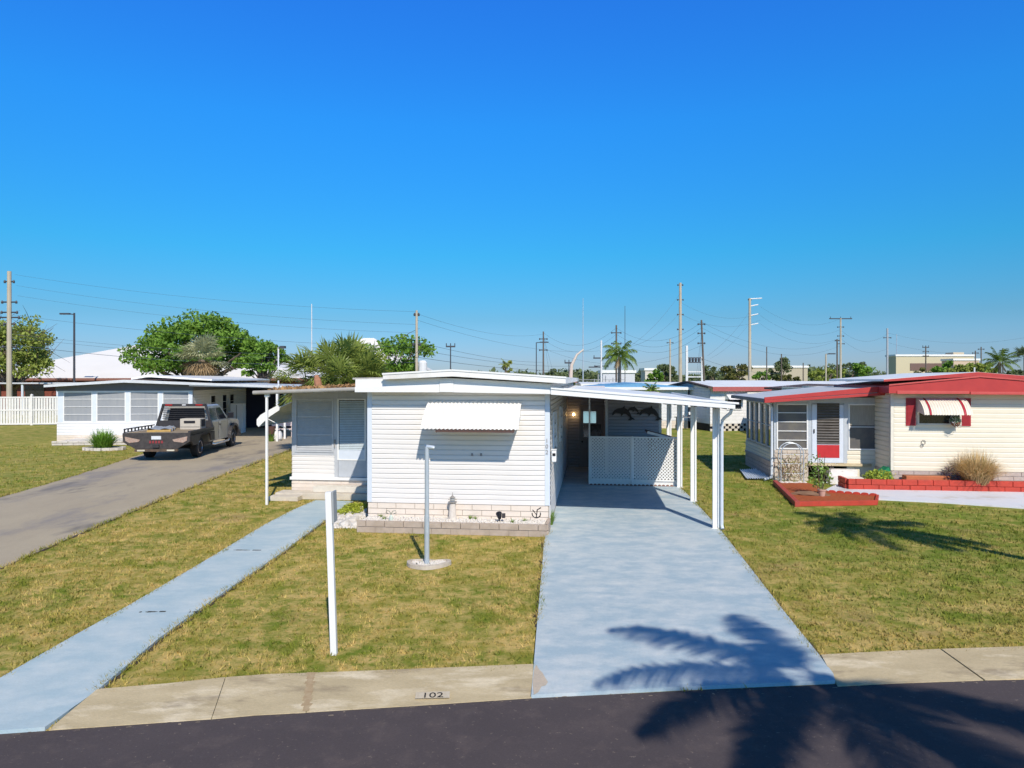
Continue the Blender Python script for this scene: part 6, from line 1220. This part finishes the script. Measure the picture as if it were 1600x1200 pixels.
# ---- palms
def frond_feather(V, Fc, base, az, el, L, droop, nl, lw, ll, rng, hang=.5):
    """arched rachis with leaflets"""
    d = Vector((math.cos(az)*math.cos(el), math.sin(az)*math.cos(el), math.sin(el))); p = Vector(base); st = L/nl; side = Vector((-math.sin(az), math.cos(az), 0))
    for i in range(nl):
        t = i/nl; d = (d+Vector((0, 0, -droop*st*(.4+1.3*t)))).normalized(); p2 = p+d*st; o = len(V)
        V += [tuple(p-side*.02), tuple(p+side*.02), tuple(p2+side*.015), tuple(p2-side*.015)]; Fc.append((o, o+1, o+2, o+3))
        if t > .12:
            for s in (-1, 1):
                l = ll*math.sin(math.pi*min(1, .12+t*.86))**.6*rng.uniform(.8, 1.15); dd = (side*s*.8+d*.55+Vector((0, 0, -hang*rng.uniform(.4, 1.2)))).normalized(); u = d*lw*.5; o = len(V)
                m = p+dd*l*.55; e = p+dd*l+Vector((0, 0, -hang*l*.25)); V += [tuple(p-u), tuple(p+u), tuple(m+u), tuple(m-u), tuple(e)]; Fc.append((o, o+1, o+2, o+3)); Fc.append((o+3, o+2, o+4, o+4))
        p = p2
def feather_palm(name, lab, x, y, hz, L, n, mleaf, seed, trunk_r=.14, droop=.8, nl=26, lw=.05, ll=.5, lean=(0, 0), dead=4, hang=.5, group=None, els=None, azs=None):
    r = root(name, lab, 'palm tree', (x, y, 0), 0, group); rng = random.Random(seed)
    t = MB(); pts_ = [(lean[0]*(k/8)**1.5, lean[1]*(k/8)**1.5, hz*k/8) for k in range(9)]; t.tube(pts_, [trunk_r*(1.25-.45*k/8) for k in range(9)], 10); t.build('trunk', palm_bark, r, smooth=True)
    V = []; Fc = []; top = (lean[0], lean[1], hz)
    for i in range(n): el = R((els[0] if els else -12)+((els[1] if els else 80)-(els[0] if els else -12))*(i/n)**.9); frond_feather(V, Fc, top, (R(azs[i]) if azs else i*2.4+rng.uniform(-.2, .2)), (R((14, -4, 26, 4)[i % 4]) if azs else el), L*rng.uniform(.85, 1.05), droop/L*2*rng.uniform(.8, 1.2), nl, lw, ll, rng, hang)
    Fq = [f if f[3] != f[2] else f for f in Fc]; me = bpy.data.meshes.new('crown'); me.from_pydata(V, [], [tuple(dict.fromkeys(f)) for f in Fq]); me.materials.append(mleaf); o = bpy.data.objects.new('crown', me); col.objects.link(o); o.parent = r
    if dead:
        V = []; Fc = []
        for i in range(dead): frond_feather(V, Fc, top, i*2.1, R(-45), L*.6, .5, 14, lw, ll*.7, rng, .8)
        me = bpy.data.meshes.new('dead_fronds'); me.from_pydata(V, [], [tuple(dict.fromkeys(f)) for f in Fc]); me.materials.append(dead_leaf); o = bpy.data.objects.new('dead_fronds', me); col.objects.link(o); o.parent = r
    return r
def fan_palm(name, lab, x, y, hz, L, n, mleaf, seed, trunk_r=.2, skirt=0, els=(-30, 80), group=None, blades_n=22, skirt_mat=None, sc=1.0):
    r = root(name, lab, 'palm tree', (x, y, 0), 0, group); rng = random.Random(seed)
    t = MB(); t.tube([(0, 0, 0), (.04, 0, hz*.5), (0, 0, hz)], [trunk_r*1.15, trunk_r, trunk_r*.9], 10); t.build('trunk', palm_bark, r, smooth=True)
    def fans(cnt, e0, e1, Lp, Lf, name_, m):
        V = []; Fc = []
        for i in range(cnt):
            az = i*2.39996+rng.uniform(-.3, .3); el = R(e0+(e1-e0)*rng.random()); d = Vector((math.cos(az)*math.cos(el), math.sin(az)*math.cos(el), math.sin(el))); side = Vector((-math.sin(az), math.cos(az), 0)); up = side.cross(d)
            lp = Lp*rng.uniform(.7, 1.1); c = Vector((0, 0, hz))+d*lp; o = len(V); V += [tuple(Vector((0, 0, hz))-side*.015), tuple(Vector((0, 0, hz))+side*.015), tuple(c+side*.012), tuple(c-side*.012)]; Fc.append((o, o+1, o+2, o+3))
            for b_ in range(blades_n):
                a = R(-115+230*b_/(blades_n-1)); bd_ = (d*math.cos(a)+side*math.sin(a)).normalized(); l = Lf*(.75+.25*math.cos(a))*rng.uniform(.85, 1.1); wv = side*math.cos(a)-d*math.sin(a); wv = wv.normalized()*l*.042
                m1 = c+bd_*l*.55+up*rng.uniform(-.05, .05); e = c+bd_*l+Vector((0, 0, -l*rng.uniform(.05, .34))); o = len(V); V += [tuple(c), tuple(m1-wv), tuple(e), tuple(m1+wv)]; Fc.append((o, o+1, o+2, o+3))
        me = bpy.data.meshes.new(name_); me.from_pydata(V, [], Fc); me.materials.append(m); o = bpy.data.objects.new(name_, me); col.objects.link(o); o.parent = r
    fans(n, els[0], els[1], L*.55, L*.62, 'crown', mleaf)
    if skirt: fans(skirt, -62, -8, L*.38, L*.5, 'dead_skirt', skirt_mat or dead_leaf)
    return r
fan_palm('fan_palm', 'grey green fan palm with a brown skirt in front of the big oak', X(315, 50), 50, H+(592-562)*50/F, 1.9, 38, fan_grey, 5, .26, 46, (-15, 85))
for i, (px, Y, yc, L, lab) in enumerate(((478, 30, 600, 1.35, 'leftmost low green fan palm of the clump behind the porch roof'), (512, 29.5, 588, 1.5, 'second green fan palm of the clump behind the porch roof'), (548, 31, 585, 1.55, 'tallest middle green fan palm of the clump behind the porch roof'), (575, 30, 598, 1.4, 'rightmost green fan palm of the clump beside the roof flap'), (530, 28, 606, 1.1, 'low green fan palm in front of the clump'))):
    fan_palm('fan_palm', lab, X(px, Y), Y, H+(592-yc)*Y/F, L*1.2, 26, palmetto_leaf, 20+i, .16, 14, (-45, 88), 'fan palms behind the porch roof')
x = X(968, 58); feather_palm('feather_palm', 'feather palm with drooping green fronds above the carport roof', x, 58, H+(592-557)*58/F, 2.0, 20, palm_leaf, 4, .15, 1.0, 24, .06, .50, hang=.9, dead=3)
x = X(1018, 44); feather_palm('feather_palm', 'small green palm tuft in front of the blue roof', x, 44, 2.45, .8, 14, palm_leaf, 6, .1, .8, 14, .05, .22, dead=0)
x = X(1562, 80); feather_palm('feather_palm', 'feathery palm above the red roof on the right', x, 80, H+(592-566)*80/F, 2.3, 18, palm_leaf, 9, .18, .7, 20, .08, .6, dead=2)
x = X(1601, 95); fan_palm('fan_palm', 'small dark fan palm cut by the right edge of the frame', x, 95, H+(592-559)*95/F, 1.8, 26, leaf_dark, 9, .16, 0, (-30, 80))
x = X(790, 74); feather_palm('feather_palm', 'tiny palm tops on the horizon behind the roof peak', x, 74, H+(592-570)*74/F, .9, 10, leaf_dull, 3, .12, .7, 12, .06, .25, dead=0)
# the two street palms behind the viewpoint whose shadows fall on the lawn and driveway
feather_palm('street_palm', 'tall feather palm across the street casting its shadow on the blue driveway', 6.3, -1.65, 7.4, 2.9, 12, palm_leaf, 13, .2, .5, 46, .058, .52, lean=(-.9, .9), dead=0, hang=.35, azs=(100, 112, 146, 166, 198, 214, 238, 262, 288, 304, 320, 338))
feather_palm('street_palm', 'slim palm across the street casting its shadow on the right lawn', 12.4, 4.6, 9.6, 1.9, 16, palm_leaf, 21, .14, 1.0, 26, .07, .5, lean=(-1.9, .0), dead=2, hang=.7, els=(-20, 70))
# bits of red brick by the palms
r = root('palm_stump', 'orange brown cut palm stump among the fan palms behind the porch roof', 'palm stump', (X(498, 27.5), 27.5, 0)); MB().tube([(0, 0, 0), (.03, 0, 2.6), (-.05, 0, 3.15), (-.10, 0, 3.34)], [.20, .18, .14, .07], 9).build('trunk', mat('orange_bark', (.46, .22, .13), .9, (.32, .15, .09), 9, .2, bump=.8, bscale=15), r)
